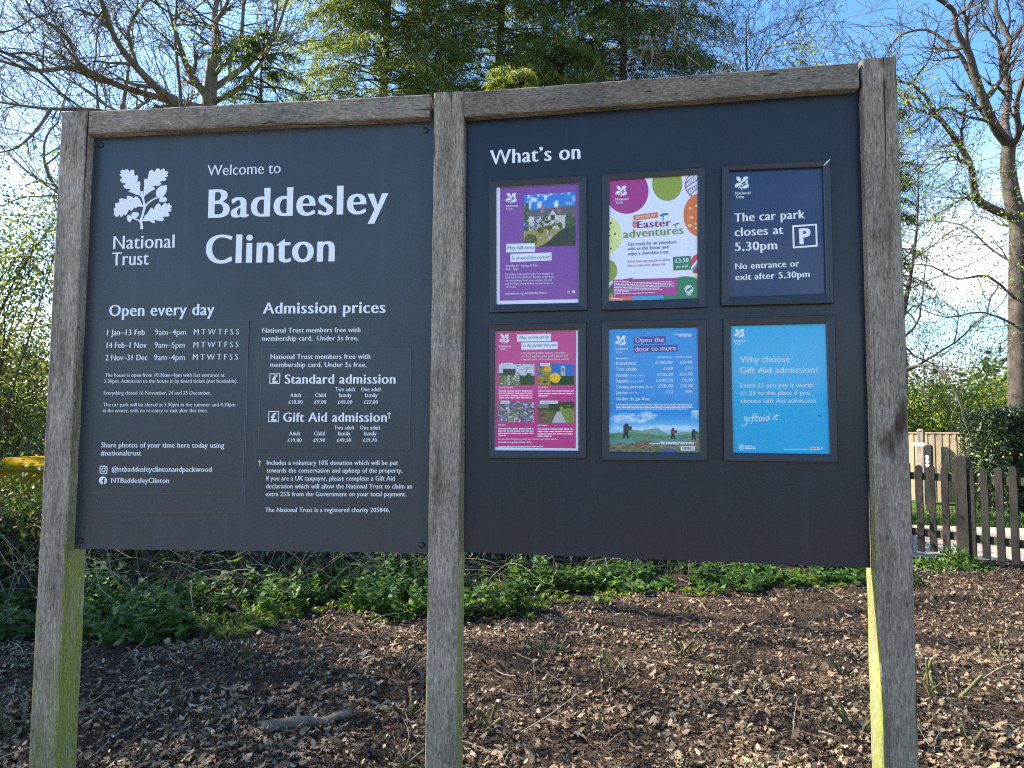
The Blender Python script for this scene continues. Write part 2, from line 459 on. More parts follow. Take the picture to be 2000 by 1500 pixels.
def clip_poly(P, c):              # c = (x0, y0, x1, y1)
    for ax, v, sg in ((0, c[0], 1), (0, c[2], -1), (1, c[1], 1), (1, c[3], -1)):
        out = []
        for k in range(len(P)):
            a, b = P[k - 1], P[k]; ia, ib = (a[ax] - v) * sg >= 0, (b[ax] - v) * sg >= 0
            if ia != ib:
                t = (v - a[ax]) / (b[ax] - a[ax]); out.append((a[0] + (b[0] - a[0]) * t, a[1] + (b[1] - a[1]) * t))
            if ib: out.append(b)
        P = out
        if not P: break
    return P
def smooth_loop(P, n):
    out = []
    for k in range(len(P)):
        p0, p1, p2, p3 = (np.array(P[(k + j) % len(P)], float) for j in (-1, 0, 1, 2))
        for j in range(n):
            t = j / n; out.append(tuple(.5 * (2 * p1 + (p2 - p0) * t + (2 * p0 - 5 * p1 + 4 * p2 - p3) * t * t + (3 * p1 - p0 - 3 * p2 + p3) * t ** 3)))
    return out
def smooth_line(P, n):
    Q = [P[0]] + list(P) + [P[-1]]; out = []
    for k in range(1, len(Q) - 2):
        p0, p1, p2, p3 = (np.array(Q[k + j], float) for j in (-1, 0, 1, 2))
        for j in range(n):
            t = j / n; out.append(tuple(.5 * (2 * p1 + (p2 - p0) * t + (2 * p0 - 5 * p1 + 4 * p2 - p3) * t * t + (3 * p1 - p0 - 3 * p2 + p3) * t ** 3)))
    out.append(tuple(P[-1])); return out
EMBLEM = [
 [(550,540),(520,540),(490,525),(450,508),(415,500),(410,485),(432,470),(425,458),(380,460),(345,435),(340,415),(365,400),(360,385),(320,378),(298,350),(305,330),(325,315),(318,300),(295,290),(292,270),(310,262),(302,240),(308,218),(330,212),(345,208),(352,222),(365,207),(395,205),(412,222),(420,238),(430,222),(450,210),(475,217),(482,245),(485,285),(497,290),(508,280),(527,287),(533,310),(525,345),(520,372),(535,362),(555,366),(562,395),(556,440),(557,490),(553,520)],
 [(608,530),(607,490),(605,455),(612,420),(608,375),(612,340),(630,325),(652,330),(660,310),(668,270),(680,230),(700,212),(725,215),(740,240),(752,225),(770,200),(795,192),(815,205),(825,222),(840,205),(862,193),(880,205),(882,228),(905,228),(924,243),(920,260),(905,270),(922,280),(920,298),(890,305),(880,315),(898,325),(897,345),(870,355),(835,360),(815,372),(832,385),(828,405),(795,420),(760,420),(735,422),(728,435),(752,448),(750,465),(720,480),(690,495),(660,520),(635,532)],
 [(585,665),(575,640),(560,610),(540,580),(515,560),(490,558),(478,578),(468,575),(440,558),(400,548),(382,560),(384,580),(390,592),(370,592),(330,585),(300,585),(283,602),(290,630),(270,640),(240,645),(228,660),(235,685),(238,700),(220,710),(213,735),(225,755),(215,775),(222,800),(245,822),(270,820),(282,800),(292,795),(300,818),(318,824),(335,805),(345,785),(355,800),(370,800),(390,775),(412,735),(430,725),(432,748),(448,745),(470,720),(488,695),(495,710),(510,705),(530,690),(560,690),(580,692)],
 [(605,850),(600,878),(640,880),(680,878),(710,895),(740,907),(752,895),(745,875),(740,862),(780,870),(830,880),(865,868),(872,850),(855,835),(850,825),(890,822),(930,815),(940,795),(930,775),(922,762),(950,755),(968,740),(962,722),(950,710),(970,695),(970,680),(945,672),(945,655),(930,645),(915,660),(905,680),(905,655),(895,640),(875,645),(855,665),(835,685),(825,672),(815,655),(795,647),(775,660),(750,695),(730,730),(722,712),(705,705),(688,720),(670,750),(655,775),(630,800),(610,825)],
 [(780,570),(765,530),(768,485),(800,440),(850,415),(885,415),(905,410),(908,460),(890,520),(850,560),(810,575)],
 [(825,570),(860,560),(890,570),(912,595),(895,620),(850,632),(815,628),(805,605)],
 [(445,790),(460,768),(500,762),(540,775),(542,800),(520,830),(480,845),(455,830)],
 [(385,830),(395,805),(420,800),(450,820),(455,845),(440,875),(425,893),(400,880),(387,855)]]
TWIGS = [([(580,985),(578,930),(566,880),(590,800),(612,720),(618,690),(605,620),(590,560),(578,490)], [40,32,34,28,30,34,26,32,44]),
 ([(620,690),(680,630),(740,590),(800,570)], [24,20,18,18]), ([(560,885),(520,860),(455,840)], [20,16,16]), ([(640,870),(600,865),(570,885)], [26,22,20]),
 ([(560,660),(590,680),(615,690)], [24,24,24]), ([(540,530),(565,545),(592,575)], [20,24,22]), ([(630,520),(612,545),(594,575)], [24,24,22])]
def picture(name, parent, pr, quad, painter, nx, ny, l, mat):
    """a printed photograph: a fine grid of coloured points on the poster"""
    V, C = [], []
    u, v = np.meshgrid(np.linspace(0, 1, nx), np.linspace(0, 1, ny))
    rgb = np.clip(painter(u.ravel(), v.ravel()), 0, 255) / 255.0
    rgb = np.where(rgb <= .04045, rgb / 12.92, ((rgb + .055) / 1.055) ** 2.4)
    q = [np.array(p, float) for p in quad]
    for a, b in zip(u.ravel(), v.ravel()):
        p = (q[0] * (1 - a) + q[1] * a) * (1 - b) + (q[3] * (1 - a) + q[2] * a) * b
        V.append(tuple(pr.pt(p[0], p[1], l)))
    idx = np.arange(nx * ny).reshape(ny, nx)
    Fs = np.stack([idx[:-1, :-1], idx[1:, :-1], idx[1:, 1:], idx[:-1, 1:]], -1).reshape(-1, 4)
    o = mesh_from(name, V, Fs, mat, parent)
    at = o.data.color_attributes.new('print', 'FLOAT_COLOR', 'POINT')
    at.data.foreach_set('color', np.concatenate([rgb, np.ones((len(rgb), 1))], 1).astype(np.float32).ravel())
    return o
def picture_mat():
    m = principled('printed_photo', rough=.45, spec=.4)
    a = N(m, 'ShaderNodeAttribute', attribute_name='print'); setc(m, a.outputs['Color']); return m
# ------------------------------------------------------------------ the notice board
PIV = at_depth(873, 650, 2.27)
PL, PR = Plane(PIV, R(5.4)), Plane(PIV, R(10.1))     # front faces of the left and right half
SET = -0.042                                          # the boards stand back from the post fronts
board = thing('notice_board', 'large dark two-panel welcome board framed by three weathered oak posts in the bed', 'notice board', (PIV.x, PIV.y, 0))
def timber(name, quad_pts, depth, n, mat, axis, seed, seg=46):
    """a sawn timber: front quad (world corners tl, tr, br, bl), depth, slightly worn arrises"""
    r = np.random.default_rng(seed); tl, tr, br, bl = quad_pts
    ch = .004; bk = -n
    V = []; Fs = []
    for k in range(seg + 1):
        t = k / seg
        a, b = (tl.lerp(bl, t), tr.lerp(br, t)) if axis == 2 else (tl.lerp(tr, t), bl.lerp(br, t))
        w = (b - a).normalized(); j = r.normal(size=8) * .0007
        P = [a + w * ch, b - w * ch, b + bk * ch, b + bk * (depth - ch), b - w * ch + bk * depth, a + w * ch + bk * depth, a + bk * (depth - ch), a + bk * ch]
        V += [p + bk * float(j[i]) + w * float(j[(i + 3) % 8]) for i, p in enumerate(P)]
    for k in range(seg):
        for i in range(8):
            Fs.append((k * 8 + i, k * 8 + (i + 1) % 8, k * 8 + 8 + (i + 1) % 8, k * 8 + 8 + i))
    Fs.append(tuple(range(7, -1, -1))); Fs.append(tuple(seg * 8 + i for i in range(8)))
    return mesh_from(name, V, Fs, mat, board)
def post(pl, mid, ltop, rtop, depth, mat, seed, lab=None):
    xl, xr, y = mid
    a, b = pl.hit(xl, y), pl.hit(xr, y); zt = pl.hit(*ltop).z; zt2 = pl.hit(*rtop).z
    o = timber('post', (Vector((a.x, a.y, zt)), Vector((b.x, b.y, zt2)), Vector((b.x, b.y, -.35)), Vector((a.x, a.y, -.35))), depth, pl.n, mat, 2, seed)
    if lab: o['label'] = lab
    return o
post(PL, (91, 142, 780), (124, 219), (174, 215), .105, oak('oak_left_post', 2, 1.0, 1.08, 1), 1, 'grey oak post at the left end, greened by algae low down')
post(Plane(PIV, R(6.5)), (841.5, 901, 650), (848, 181), (905, 178), .105, oak('oak_centre_post', 2, .25, 1.05, 2), 2, 'grey oak post between the two panels')
post(PR, (1699, 1768, 630), (1683, 114.5), (1748, 111), .10, oak('oak_right_post', 2, .3, .86, 3), 3, 'grey oak post at the right end with a lime green inner side')
def rail(pl, q, depth, mat, seed):
    return timber('top_rail', [pl.hit(x, y, -.004) for x, y in q], depth, pl.n, mat, 0, seed)
rail(PL, [(174.5, 217), (840, 184), (838, 227), (172.5, 261)], .085, oak('oak_left_rail', 0, 0, .86, 5), 5)
rail(PR, [(906.5, 179.5), (1676.5, 121), (1678, 169.5), (906.5, 227)], .085, oak('oak_right_rail', 0, 0, .62, 6), 6)
# panels ---------------------------------------------------------------
slate = principled('slate_paint', (.038, .046, .058), .36, .5)
_f = noise(slate, 900, 2); bump(slate, _f, .04, .0004)
_c = ramp(slate, [(.3, (.030, .037, .047)), (.7, (.038, .046, .058))], noise(slate, 2.5, 5)); _st = ramp(slate, [(.55, (1, 1, 1)), (.75, (1.3, 1.28, 1.25))], noise(slate, 1.0, 5, (26, 26, 1.2), .6)); setc(slate, mixc(slate, 1.0, _c, _st, 'MULTIPLY'))
_r = maprange(slate, noise(slate, 3.2, 5), .3, .7, .30, .42); slate.node_tree.links.new(_r, slate.node_tree.nodes['Principled BSDF'].inputs['Roughness'])
edge_m = principled('plate_edge_pale', (.16, .17, .19), .5, .4)
plate_m = principled('slate_plate', (.038, .045, .056), .34, .5)
navy = principled('navy_paint', (.016, .021, .033), .33, .42)
_c = ramp(navy, [(.3, (.009, .013, .022)), (.7, (.013, .018, .029))], noise(navy, 2.0, 5)); _st = ramp(navy, [(.55, (1, 1, 1)), (.75, (1.6, 1.5, 1.4))], noise(navy, 1.0, 5, (22, 22, 1.0), .6)); setc(navy, mixc(navy, 1.0, _c, _st, 'MULTIPLY'))
_r = maprange(navy, noise(navy, 2.7, 5), .3, .7, .27, .40); navy.node_tree.links.new(_r, navy.node_tree.nodes['Principled BSDF'].inputs['Roughness'])
white = principled('white_vinyl', (.80, .82, .84), .5, .3)
def slab(name, pl, q, front, thick, mat, parent, edge=None):
    A = [pl.hit(x, y, front) for x, y in q]; B = [p - pl.n * thick for p in A]
    if edge is None: return mesh_from(name, A + B, [(3, 2, 1, 0), (4, 5, 6, 7), (0, 1, 5, 4), (1, 2, 6, 5), (2, 3, 7, 6), (3, 0, 4, 7)], mat, parent)
    cen = sum(A, Vector()) / 4; C = [p + (cen - p).normalized() * .0016 for p in A]; A = [p - pl.n * .0012 for p in A]     # chamfered, the edges in a paler colour
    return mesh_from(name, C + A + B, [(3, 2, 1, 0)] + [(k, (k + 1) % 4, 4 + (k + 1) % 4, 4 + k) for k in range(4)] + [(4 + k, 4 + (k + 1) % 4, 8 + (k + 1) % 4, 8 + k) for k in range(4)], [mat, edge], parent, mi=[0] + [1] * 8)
left_panel = slab('board_panel', PL, [(185.5, 238), (848, 214), (840, 1079.8), (145, 1072)], SET, .01, slate, board)
left_panel['label'] = 'slate grey panel with the welcome, opening hours and prices'
right_panel = slab('board_panel', PR, [(911.5, 205), (1677, 150), (1700.5, 1109), (906, 1078)], SET, .012, navy, board)
right_panel['label'] = 'dark navy panel carrying six poster frames'
for bx_, by_ in ((197.6, 283.6), (831.6, 255.2), (158, 1056), (824, 1064.4)):
    c = PL.hit(bx_, by_, SET); mb = MB(); up = Vector((0, 0, 1)); e = PL.e
    rings = [(.0105, 0), (.0105, .002), (.0095, .005), (.006, .0068), (0.002, .0074)]
    V = [c + (e * math.cos(2 * math.pi * k / 14) + up * math.sin(2 * math.pi * k / 14)) * r_ + PL.n * h_ for r_, h_ in rings for k in range(14)]
    mb.add(V, [(i * 14 + k, i * 14 + (k + 1) % 14, i * 14 + 14 + (k + 1) % 14, i * 14 + 14 + k) for i in range(4) for k in range(14)] + [tuple(56 + k for k in range(14))])
    mb.build('bolt', principled('black_bolt', (.02, .02, .024), .4), board, smooth=True)

P = Printer(PL, SET + .0006)
P.emblem(222, 328.5, 335.8, 448)
P.text('National', 220.7, 486.7, 340.7, 483.8, 25.5, 'M', res=5); P.text('Trust', 218, 519, 290.5, 517, 25.5, 'M', res=5)
P.text('Welcome to', 405, 343.5, 548, 338.2, 20.5, 'R', res=5)
P.text('Baddesley', 406, 426.3, 758, 417.3, 56, 'B', res=8)
P.text('Clinton', 401, 515.3, 653.6, 511, 56, 'B', res=8)
P.text('Open every day', 212.8, 617.8, 418.7, 615.3, 22, 'B', res=4)
P.text('Admission prices', 513, 612.8, 753, 611.2, 21.5, 'B', res=4)
P.text('National Trust members free with', 512, 649.9, 704, 648.7, 9.3, 'M'); P.text('membership card.  Under 5s free.', 511.8, 665.7, 700, 664.8, 9.3, 'M')
for t, x0, x1, y in (('Includes a voluntary 10% donation which will be put', 521, 777.3, 908), ('towards the conservation and upkeep of the property.', 520.6, 786, 923.1),
                     ('If you are a UK taxpayer, please complete a Gift Aid', 519.8, 771, 938.6), ('declaration which will allow the National Trust to claim an', 519.4, 805, 954),
                     ('extra 25% from the Government on your total payment.', 518.9, 793.8, 969.2), ('The National Trust is a registered charity 205846.', 518, 761.5, 1000.2)):
    P.text(t, x0, y, x1, y + .3, 8.8, 'M')
P.stroke([(507, 898.4), (507, 910.3)], 1.1, 'lettering'); P.stroke([(504.2, 901.6), (510, 901.6)], 1.1, 'lettering', 1.3)
P.flush(left_panel, {'lettering': white, 'emblem': white})
# the older plate and the hours plate stuck on it
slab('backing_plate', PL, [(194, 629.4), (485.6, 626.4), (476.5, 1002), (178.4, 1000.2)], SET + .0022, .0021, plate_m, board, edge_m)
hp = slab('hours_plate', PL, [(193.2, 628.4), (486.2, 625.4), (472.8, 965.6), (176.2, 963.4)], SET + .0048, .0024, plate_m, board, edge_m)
P = Printer(PL, SET + .0052)
for y, a, b in ((654.9, ('1 Jan–13 Feb', 208.8, 282.7), ('9am–4pm', 302.4, 363.2, 378.4, 466.4)), (679.8, ('14 Feb–1 Nov', 208, 286), ('9am–5pm', 301.6, 360.5, 377.8, 465.6)), (704, ('2 Nov–31 Dec', 205.6, 288), ('9am–4pm', 300.3, 361, 376.5, 464.8))):
    P.text(a[0], a[1], y, a[2], y - .3, 11, 'M', res=3); P.text(b[0], b[1], y - .4, b[2], y - .6, 11, 'R', res=3); P.text('M T W T F S S', b[3], y - 1.0, b[4], y - 1.5, 11, 'R', res=3)
for t, x0, x1, y in (('The house is open from 10.30am–4pm with last entrance at', 204.8, 438.7, 736), ('3.30pm. Admission to the house is by timed ticket (not bookable).', 203.5, 464, 747.8),
                     ('Everything closed 16 November, 24 and 25 December.', 202.7, 412.3, 770.9), ('The car park will be closed at 5.30pm in the summer and 4.30pm', 201.3, 459.4, 793.8),
                     ('in the winter, with no re-entry or exit after this time.', 200.8, 405.3, 805.3)):
    P.text(t, x0, y, x1, y, 7, 'R')
P.text('Share photos of your time here today using', 197.4, 874, 438, 874.8, 9.6, 'M'); P.text('#nationaltrust', 196.6, 889.7, 276, 889.8, 9.6, 'M')
P.insta(194.5, 909.7, 209.8, 925.3, 'lettering'); P.text('@ntbaddesleyclintonandpackwood', 217.8, 921.2, 413.3, 921.9, 9.8, 'M')
P.fbook(201.1, 938.3, 7.8, 'lettering', 'icon_cutout'); P.text('NTBaddesleyClinton', 217, 943.2, 330, 943.6, 9.8, 'M')
P.flush(hp, {'lettering': white, 'icon_cutout': plate_m})
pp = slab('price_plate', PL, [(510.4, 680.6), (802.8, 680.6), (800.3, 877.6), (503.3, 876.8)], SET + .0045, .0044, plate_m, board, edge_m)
P = Printer(PL, SET + .0049)
P.text('National Trust members free with', 528.3, 701.3, 723.2, 700.9, 9.3, 'M'); P.text('membership card. Under 5s free.', 527.9, 717, 716, 717, 9.3, 'M')
P.frame([(526.6, 729.5), (547.3, 729.3), (546.9, 749.7), (526, 749.7)], 1.5, 'lettering'); P.text('£', 531.3, 747, 542.2, 747, 14, 'S', res=4)
P.text('Standard admission', 555.8, 749.5, 772.5, 749.3, 18, 'B', res=4)
P.frame([(524.4, 803), (544.9, 802.8), (544.5, 823.9), (523.8, 824.1)], 1.5, 'lettering'); P.text('£', 529, 821.2, 540, 821.2, 14, 'S', res=4)
P.text('Gift Aid admission', 552.9, 823.9, 755.5, 823.9, 18, 'B', res=4)
P.stroke([(760, 804.5), (760, 817.6)], 1.6, 'lettering'); P.stroke([(756.6, 808), (763.7, 808)], 1.5, 'lettering', 1.3)
for dx, y0, pr_ in ((0, 0, ('£18.00', '£9.00', '£45.00', '£27.00')), (-2, 74.7, ('£19.80', '£9.90', '£49.50', '£29.70'))):
    for t, x0, x1, y in (('Two adult', 655, 694, 764.2), ('One adult', 705, 744.7, 764.3), ('Adult', 567, 588.6, 775.7), ('Child', 615.5, 636.5, 775.7), ('family', 661.7, 686.4, 775.8), ('family', 712.4, 737.4, 775.8)):
        P.text(t, x0 + dx, y + y0, x1 + dx, y + y0, 7.6, 'M')
    for t, x0, x1 in zip(pr_, (563.4, 613.8, 659.7, 710.5), (591.2, 637.2, 688, 738.2)):
        P.text(t, x0 + dx, 788.6 + y0, x1 + dx, 788.6 + y0, 7, 'M')
P.flush(pp, {'lettering': white})
P = Printer(PR, SET + .0006)
P.text("What’s on", 956.6, 321.4, 1133.7, 310.2, 27.5, 'B', res=6)
P.flush(right_panel, {'lettering': white})

# ------------------------------------------------------------------ poster frames
frame_m = principled('frame_black', (.022, .026, .036), .38, .5)
def quadpt(q, t, O):
    return (O[0] + (q[0] - O[0]) * t, O[1] + (q[1] - O[1]) * t)
GRP = 'snap frames on the right panel'
def poster_frame(label, O, I, paper, ox, oy, sc, bevel=.012):
    c = PR.hit(sum(p[0] for p in O) / 4, max(p[1] for p in O), SET)
    root = thing('poster_frame', label, 'poster frame', c, GRP)
    prof = [(0, .0006), (0, bevel - .002), (.06, bevel), (.2, bevel + .0005), (.86, bevel - .003), (1, bevel - .005), (1, .0018)]
    V = []; Fs = []
    for k in range(4):
        for t, h in prof: V.append(PR.hit(*quadpt(I[k], t, O[k]), SET + h))
    n = len(prof)
    for k in range(4):
        j = (k + 1) % 4
        for i in range(n - 1): Fs.append((k * n + i, j * n + i, j * n + i + 1, k * n + i + 1))
    mesh_from('frame', V, Fs, frame_m, root)
    J = [quadpt(O[k], .02, I[k]) for k in range(4)]
    po = slab('poster', PR, J, SET + .0026, .0016, ink(paper), root)
    return root, po, Printer(PR, SET + .0029, ox, oy, sc)
pm = picture_mat()
W_, NAVYT = (225, 228, 236), (40, 50, 75)
# 1 ---- purple half-term poster
root, po, P = poster_frame('black frame with the purple half-term poster showing a manor house, under the heading', [(954.7, 352.6), (1146, 341.6), (1147, 605.4), (955.3, 611)],
    [(969.2, 365.8), (1130, 358.3), (1129.7, 591.4), (969.7, 594.7)], (226, 226, 236), 955, 355, .16667)
P.poly([(130, 66), (1049, 24), (1046, 1376), (125, 1394)], 'purple'); P.layer = 2
P.trust((195, 128, 328, 258), (200, 338, 297, 292), (200, 280, 333, 330), 24)
P.poly([(203, 727), (540, 720), (540, 822), (203, 829)], 'caption_strip', 9); P.poly([(252, 845), (733, 828), (733, 922), (252, 942)], 'caption_strip', 9)
P.text('May half-term', 222, 797, 523, 790, 42, 'R', 'caption', 3, 11); P.text('is around the corner!', 272, 914, 718, 902, 42, 'R', 'caption', 3, 11)
P.text('Saturday 23 - Sunday 31 May', 195, 997, 570, 992, 24, 'M'); P.text('9am - 5pm', 195, 1035, 335, 1033, 24, 'M')
for t, x1, y in (('Baddesley is the perfect place for families to', 750, 1097), ('have fun in the outdoors, breathe in the fresh', 762, 1133), ('air and explore. Grab your summer hat and', 735, 1170), ('pull on those trusty wellies and join us for an', 750, 1207), ('adventure.', 322, 1243)):
    P.text(t, 195, y, x1, y - 10 * (x1 - 195) / 555, 23, 'R')
P.text('nationaltrust.org.uk/baddesley-clinton', 195, 1322, 672, 1311, 23, 'M')
P.insta(920, 1279, 946, 1307, 'lettering'); P.fbook(992, 1290, 19, 'lettering', 'purple')
P.flush(po, {'purple': ink((128, 68, 150)), 'lettering': white, 'emblem': white, 'caption_strip': ink(W_), 'caption': ink(NAVYT)}, {'purple': 'printed_ground', 'caption': 'lettering'})
def fbm(u, v, s_, k): return np.clip(.5 + 1.25 * (vnoise(u, v, s_, k) * .5 + vnoise(u, v, s_ * 2.1, k + 5) * .3 + vnoise(u, v, s_ * 4.3, k + 9) * .2 - .5), 0, 1)
def manor(u, v):
    n1, n2, n3 = vnoise(u, v, 9, 1), fbm(u, v, 20, 2), fbm(u, v, 45, 3); c = np.zeros((len(u), 3))
    def put(mk, col, a=0): c[mk] = np.array(col) + (a * (n3[mk] - .5))[:, None]
    put(v >= 0, (60, 130, 210)); cl = sstep(n1 * .6 + n2 * .4 + v * .5, .55, .8)[:, None]; c[:] = c * (1 - cl) + np.array((225, 232, 242)) * cl
    roof = (v > .30 - .06 * u) & (v < .52); put(roof & (u > .08), (105, 100, 105), 40)
    put((np.abs(u - .36) < .032) & (v > .2) & (v < .36), (170, 125, 110), 30); put((np.abs(u - .68) < .028) & (v > .25) & (v < .38), (165, 115, 95), 30)
    wall = (v > .42) & (v < .70); put(wall & (u > .08) & (u < .82), (200, 195, 190), 60)
    put(wall & (n2 > .5) & (u < .52), (90, 95, 70), 90); put(wall & (n2 > .62) & (u < .3), (130, 120, 175), 60); put(wall & (n2 > .55) & (u > .52) & (u < .82) & (v > .52), (105, 110, 70), 70)
    g = (v > .31 + np.abs(u - .56) * 1.5) & (np.abs(u - .56) < .09) & (v < .5); put(g, (215, 205, 190), 30); put((np.abs(u - .56) < .045) & (v > .4) & (v < .5), (90, 85, 80), 60)
    put((v > .36 + np.abs(u - .87) * 1.6) & (u > .8) & (v < .5), (90, 75, 70), 60); put((u > .8) & (v > .47) & (v < .66), (70, 95, 60), 50)
    put((u < .1) & (v > .15) & (v < .8) & (n2 > .3), (85, 95, 60), 60)
    lawn = v > .66 + .08 * np.abs(u - .45); put(lawn, (160, 150, 85), 40)
    for cx, cy, r_ in ((.33, .68, .07), (.5, .64, .055), (.7, .6, .05), (.13, .88, .13)): put(((u - cx) ** 2 + (v - cy) ** 2 < r_ ** 2 * (.7 + .6 * n2)), (95, 95, 50), 70)
    put((np.abs(u - (.47 + (v - .7) * .35)) < .02 + .12 * (v - .68)) & (v > .7), (190, 175, 155), 30)
    put((v > .98 - .33 * sstep(u, .3, .85)) & (u > .3), (62, 68, 52), 25); put((np.abs(u - .5) < .012) & (v > .7) & (v < .8), (40, 50, 70))
    return c
picture('printed_photo', po, P, [(413, 158), (1013, 120), (1013, 748), (405, 768)], manor, 120, 120, 4, pm)
# 2 ---- easter poster
root, po, P = poster_frame('black frame with the white spring trail poster ringed by coloured painted eggs', [(1175.5, 339.6), (1378.5, 325.5), (1379.2, 600), (1174.7, 606)],
    [(1190.4, 352.4), (1362.4, 341.4), (1362, 582.6), (1189.2, 588)], (228, 230, 240), 1180, 330, .18333)
C2 = (50, 66, 1000, 1404)
P.oval(240, 235, 232, 242, 'egg_magenta', 1, C2, 60); P.oval(672, 160, 161, 180, 'egg_green', 1, C2, 50)
P.oval(1000, 170, 140, 135, 'egg_purple', 1, C2); P.oval(1000, 170, 131, 126, 'egg_white', 2, C2)
for k in range(7): P.stroke([(875 + 22 * k, 195 - 12 * k), (888 + 22 * k, 135 - 13 * k)], 5, 'egg_purple', 3 + .1 * k, C2); P.stroke([(893 + 20 * k, 262 - 9 * k), (905 + 20 * k, 208 - 10 * k)], 5, 'egg_purple', 3 + .1 * k, C2)
for a, b in (((862, 205), (1000, 110)), ((872, 232), (1000, 165)), ((905, 290), (1000, 200)), ((868, 150), (960, 70))): P.stroke([a, b], 7, 'egg_purple', 4.2, C2)
P.oval(1030, 490, 184, 232, 'egg_orange', 5, C2, 50)
for cx, cy, rx, ry in ((915, 420, 15, 14), (928, 518, 26, 12), (912, 602, 22, 14), (985, 393, 17, 13), (975, 585, 14, 10), (982, 630, 18, 13)): P.oval(cx, cy, rx, ry, 'egg_yellow', 6, C2, 12)
P.oval(40, 705, 147, 196, 'egg_lemon', 1, C2, 50)
for cx, cy, r_ in ((70, 577, 12), (58, 640, 10), (104, 626, 6), (115, 692, 12), (78, 768, 7), (58, 712, 8), (130, 820, 6), (70, 848, 11)): P.oval(cx, cy, r_, r_, 'egg_dot', 2, C2, 10)
P.oval(30, 1085, 110, 122, 'egg_green', 1, C2, 40)
P.poly([(50, 1270), (110, 1190), (300, 1160), (330, 1300), (50, 1310)], 'egg_dot', .6, C2); P.poly([(50, 1278), (400, 1250), (400, 1330), (50, 1330)], 'hill_green', 1, C2)
P.poly([(50, 1325), (310, 1340), (300, 1400), (50, 1404)], 'egg_orange', 2, C2); P.poly([(300, 1350), (720, 1340), (700, 1385), (300, 1396)], 'egg_blue', 3, C2); P.stroke([(50, 1375), (130, 1380), (200, 1398)], 8, 'egg_white', 3, C2)
P.oval(870, 1320, 250, 176, 'hill_green', 3.4, (50, 66, 1000, 1383), 60)
P.oval(1020, 1010, 102, 108, 'egg_red', 1, C2); P.stroke([(925, 1075), (1000, 980)], 34, 'egg_white', 2, C2); P.stroke([(930, 1080), (1005, 995)], 14, 'egg_blue', 3, C2); P.poly([(940, 1095), (1000, 1040), (1000, 1105), (955, 1112)], 'egg_dot', 3, C2); P.oval(1010, 1150, 60, 42, 'egg_lemon', 1.5, C2)
P.poly([(95, 1180), (775, 1160), (775, 1342), (95, 1364)], 'egg_magenta', 6)
P.greek(105, 260, 1196, 8, 'lettering', 7)
for k, (y, x1) in enumerate(((1218, 720), (1234, 745), (1250, 720), (1266, 750), (1282, 590), (1297, 620), (1312, 260), (1330, 540), (1352, 130))): P.greek(105, x1, y, 7, 'lettering', 7, k, -.03 * (x1 - 105))
P.poly([(733, 938), (922, 924), (925, 1070), (738, 1083)], 'hill_green', 6)
P.poly([(310, 494), (568, 460), (573, 516), (313, 548)], 'egg_orange', 5)
P.text('Join in with our', 332, 529, 550, 503, 32, 'M', l=7)
P.text('Easter', 352, 631, 712, 607, 74, 'B', 'ink_plum', 4, 6); P.text('adventures', 203, 738, 845, 690, 84, 'B', 'ink_olive', 4, 6)
P.oval(326, 590, 26, 34, 'egg_red', 5.5, None, 20)
for k in range(3): P.stroke([(302, 576 + 16 * k), (350, 572 + 16 * k)], 4, 'egg_white', 6.5 + .1 * k)
P.stroke([(628, 550), (628, 464)], 9, 'hill_green', 6); P.poly([(590, 492), (608, 482), (628, 486), (628, 502), (605, 506)], 'hill_green', 7); P.poly([(636, 474), (665, 468), (688, 480), (665, 494), (636, 490)], 'hill_green', 7)
P.stroke([(765, 630), (765, 600), (758, 585)], 6, 'hill_green', 6); P.oval(748, 594, 15, 9, 'ink_olive', 7, None, 12); P.oval(782, 582, 17, 9, 'hill_green', 7, None, 12)
for t, x1, y in (('Get ready for an adventure', 770, 818), ('with us this Easter and', 685, 868), ('enjoy a chocolate treat.', 697, 920)): P.text(t, 252, y, x1, y - .05 * (x1 - 252), 34, 'M', 'ink_green', 3, 6)
for t, x1, y in (('If you have any questions about', 703, 999), ('how to take part, please ask.', 657, 1043)): P.text(t, 250, y, x1, y - .045 * (x1 - 250), 27, 'R', 'ink_plum', 2, 6)
P.text('£3.50', 757, 1001, 900, 991, 46, 'B', l=7); P.text('per trail', 770, 1056, 890, 1047, 30, 'M', l=7)
P.layer = 2
P.trust((120, 176, 245, 297), (120, 257, 337, 331), (122, 203, 371, 367), 26)
P.oval(903, 1283, 46, 46, 'egg_white', 7); P.ring(903, 1283, 37, 34, 'hill_green', 8); P.poly([(872, 1300), (885, 1278), (905, 1268), (925, 1258), (938, 1266), (930, 1284), (912, 1292), (905, 1308), (890, 1302)], 'hill_green', 9); P.greek(880, 928, 1341, 9, 'lettering', 7)
P.flush(po, {'egg_magenta': ink((168, 48, 128)), 'egg_green': ink((146, 160, 48)), 'egg_purple': ink((110, 40, 110)), 'egg_white': ink((228, 228, 238)), 'egg_orange': ink((222, 115, 52)), 'egg_yellow': ink((240, 205, 120)),
    'egg_lemon': ink((222, 226, 140)), 'egg_dot': ink((125, 45, 75)), 'hill_green': ink((38, 122, 78)), 'egg_blue': ink((60, 160, 205)), 'egg_red': ink((205, 60, 75)), 'lettering': white, 'emblem': white,
    'ink_plum': ink((140, 36, 92)), 'ink_olive': ink((134, 146, 50)), 'ink_green': ink((36, 84, 72))}, {k: 'egg_artwork' for k in ('egg_magenta', 'egg_green', 'egg_purple', 'egg_white', 'egg_orange', 'egg_yellow', 'egg_lemon', 'egg_dot', 'hill_green', 'egg_blue', 'egg_red')} | {k: 'lettering' for k in ('ink_plum', 'ink_olive', 'ink_green')})
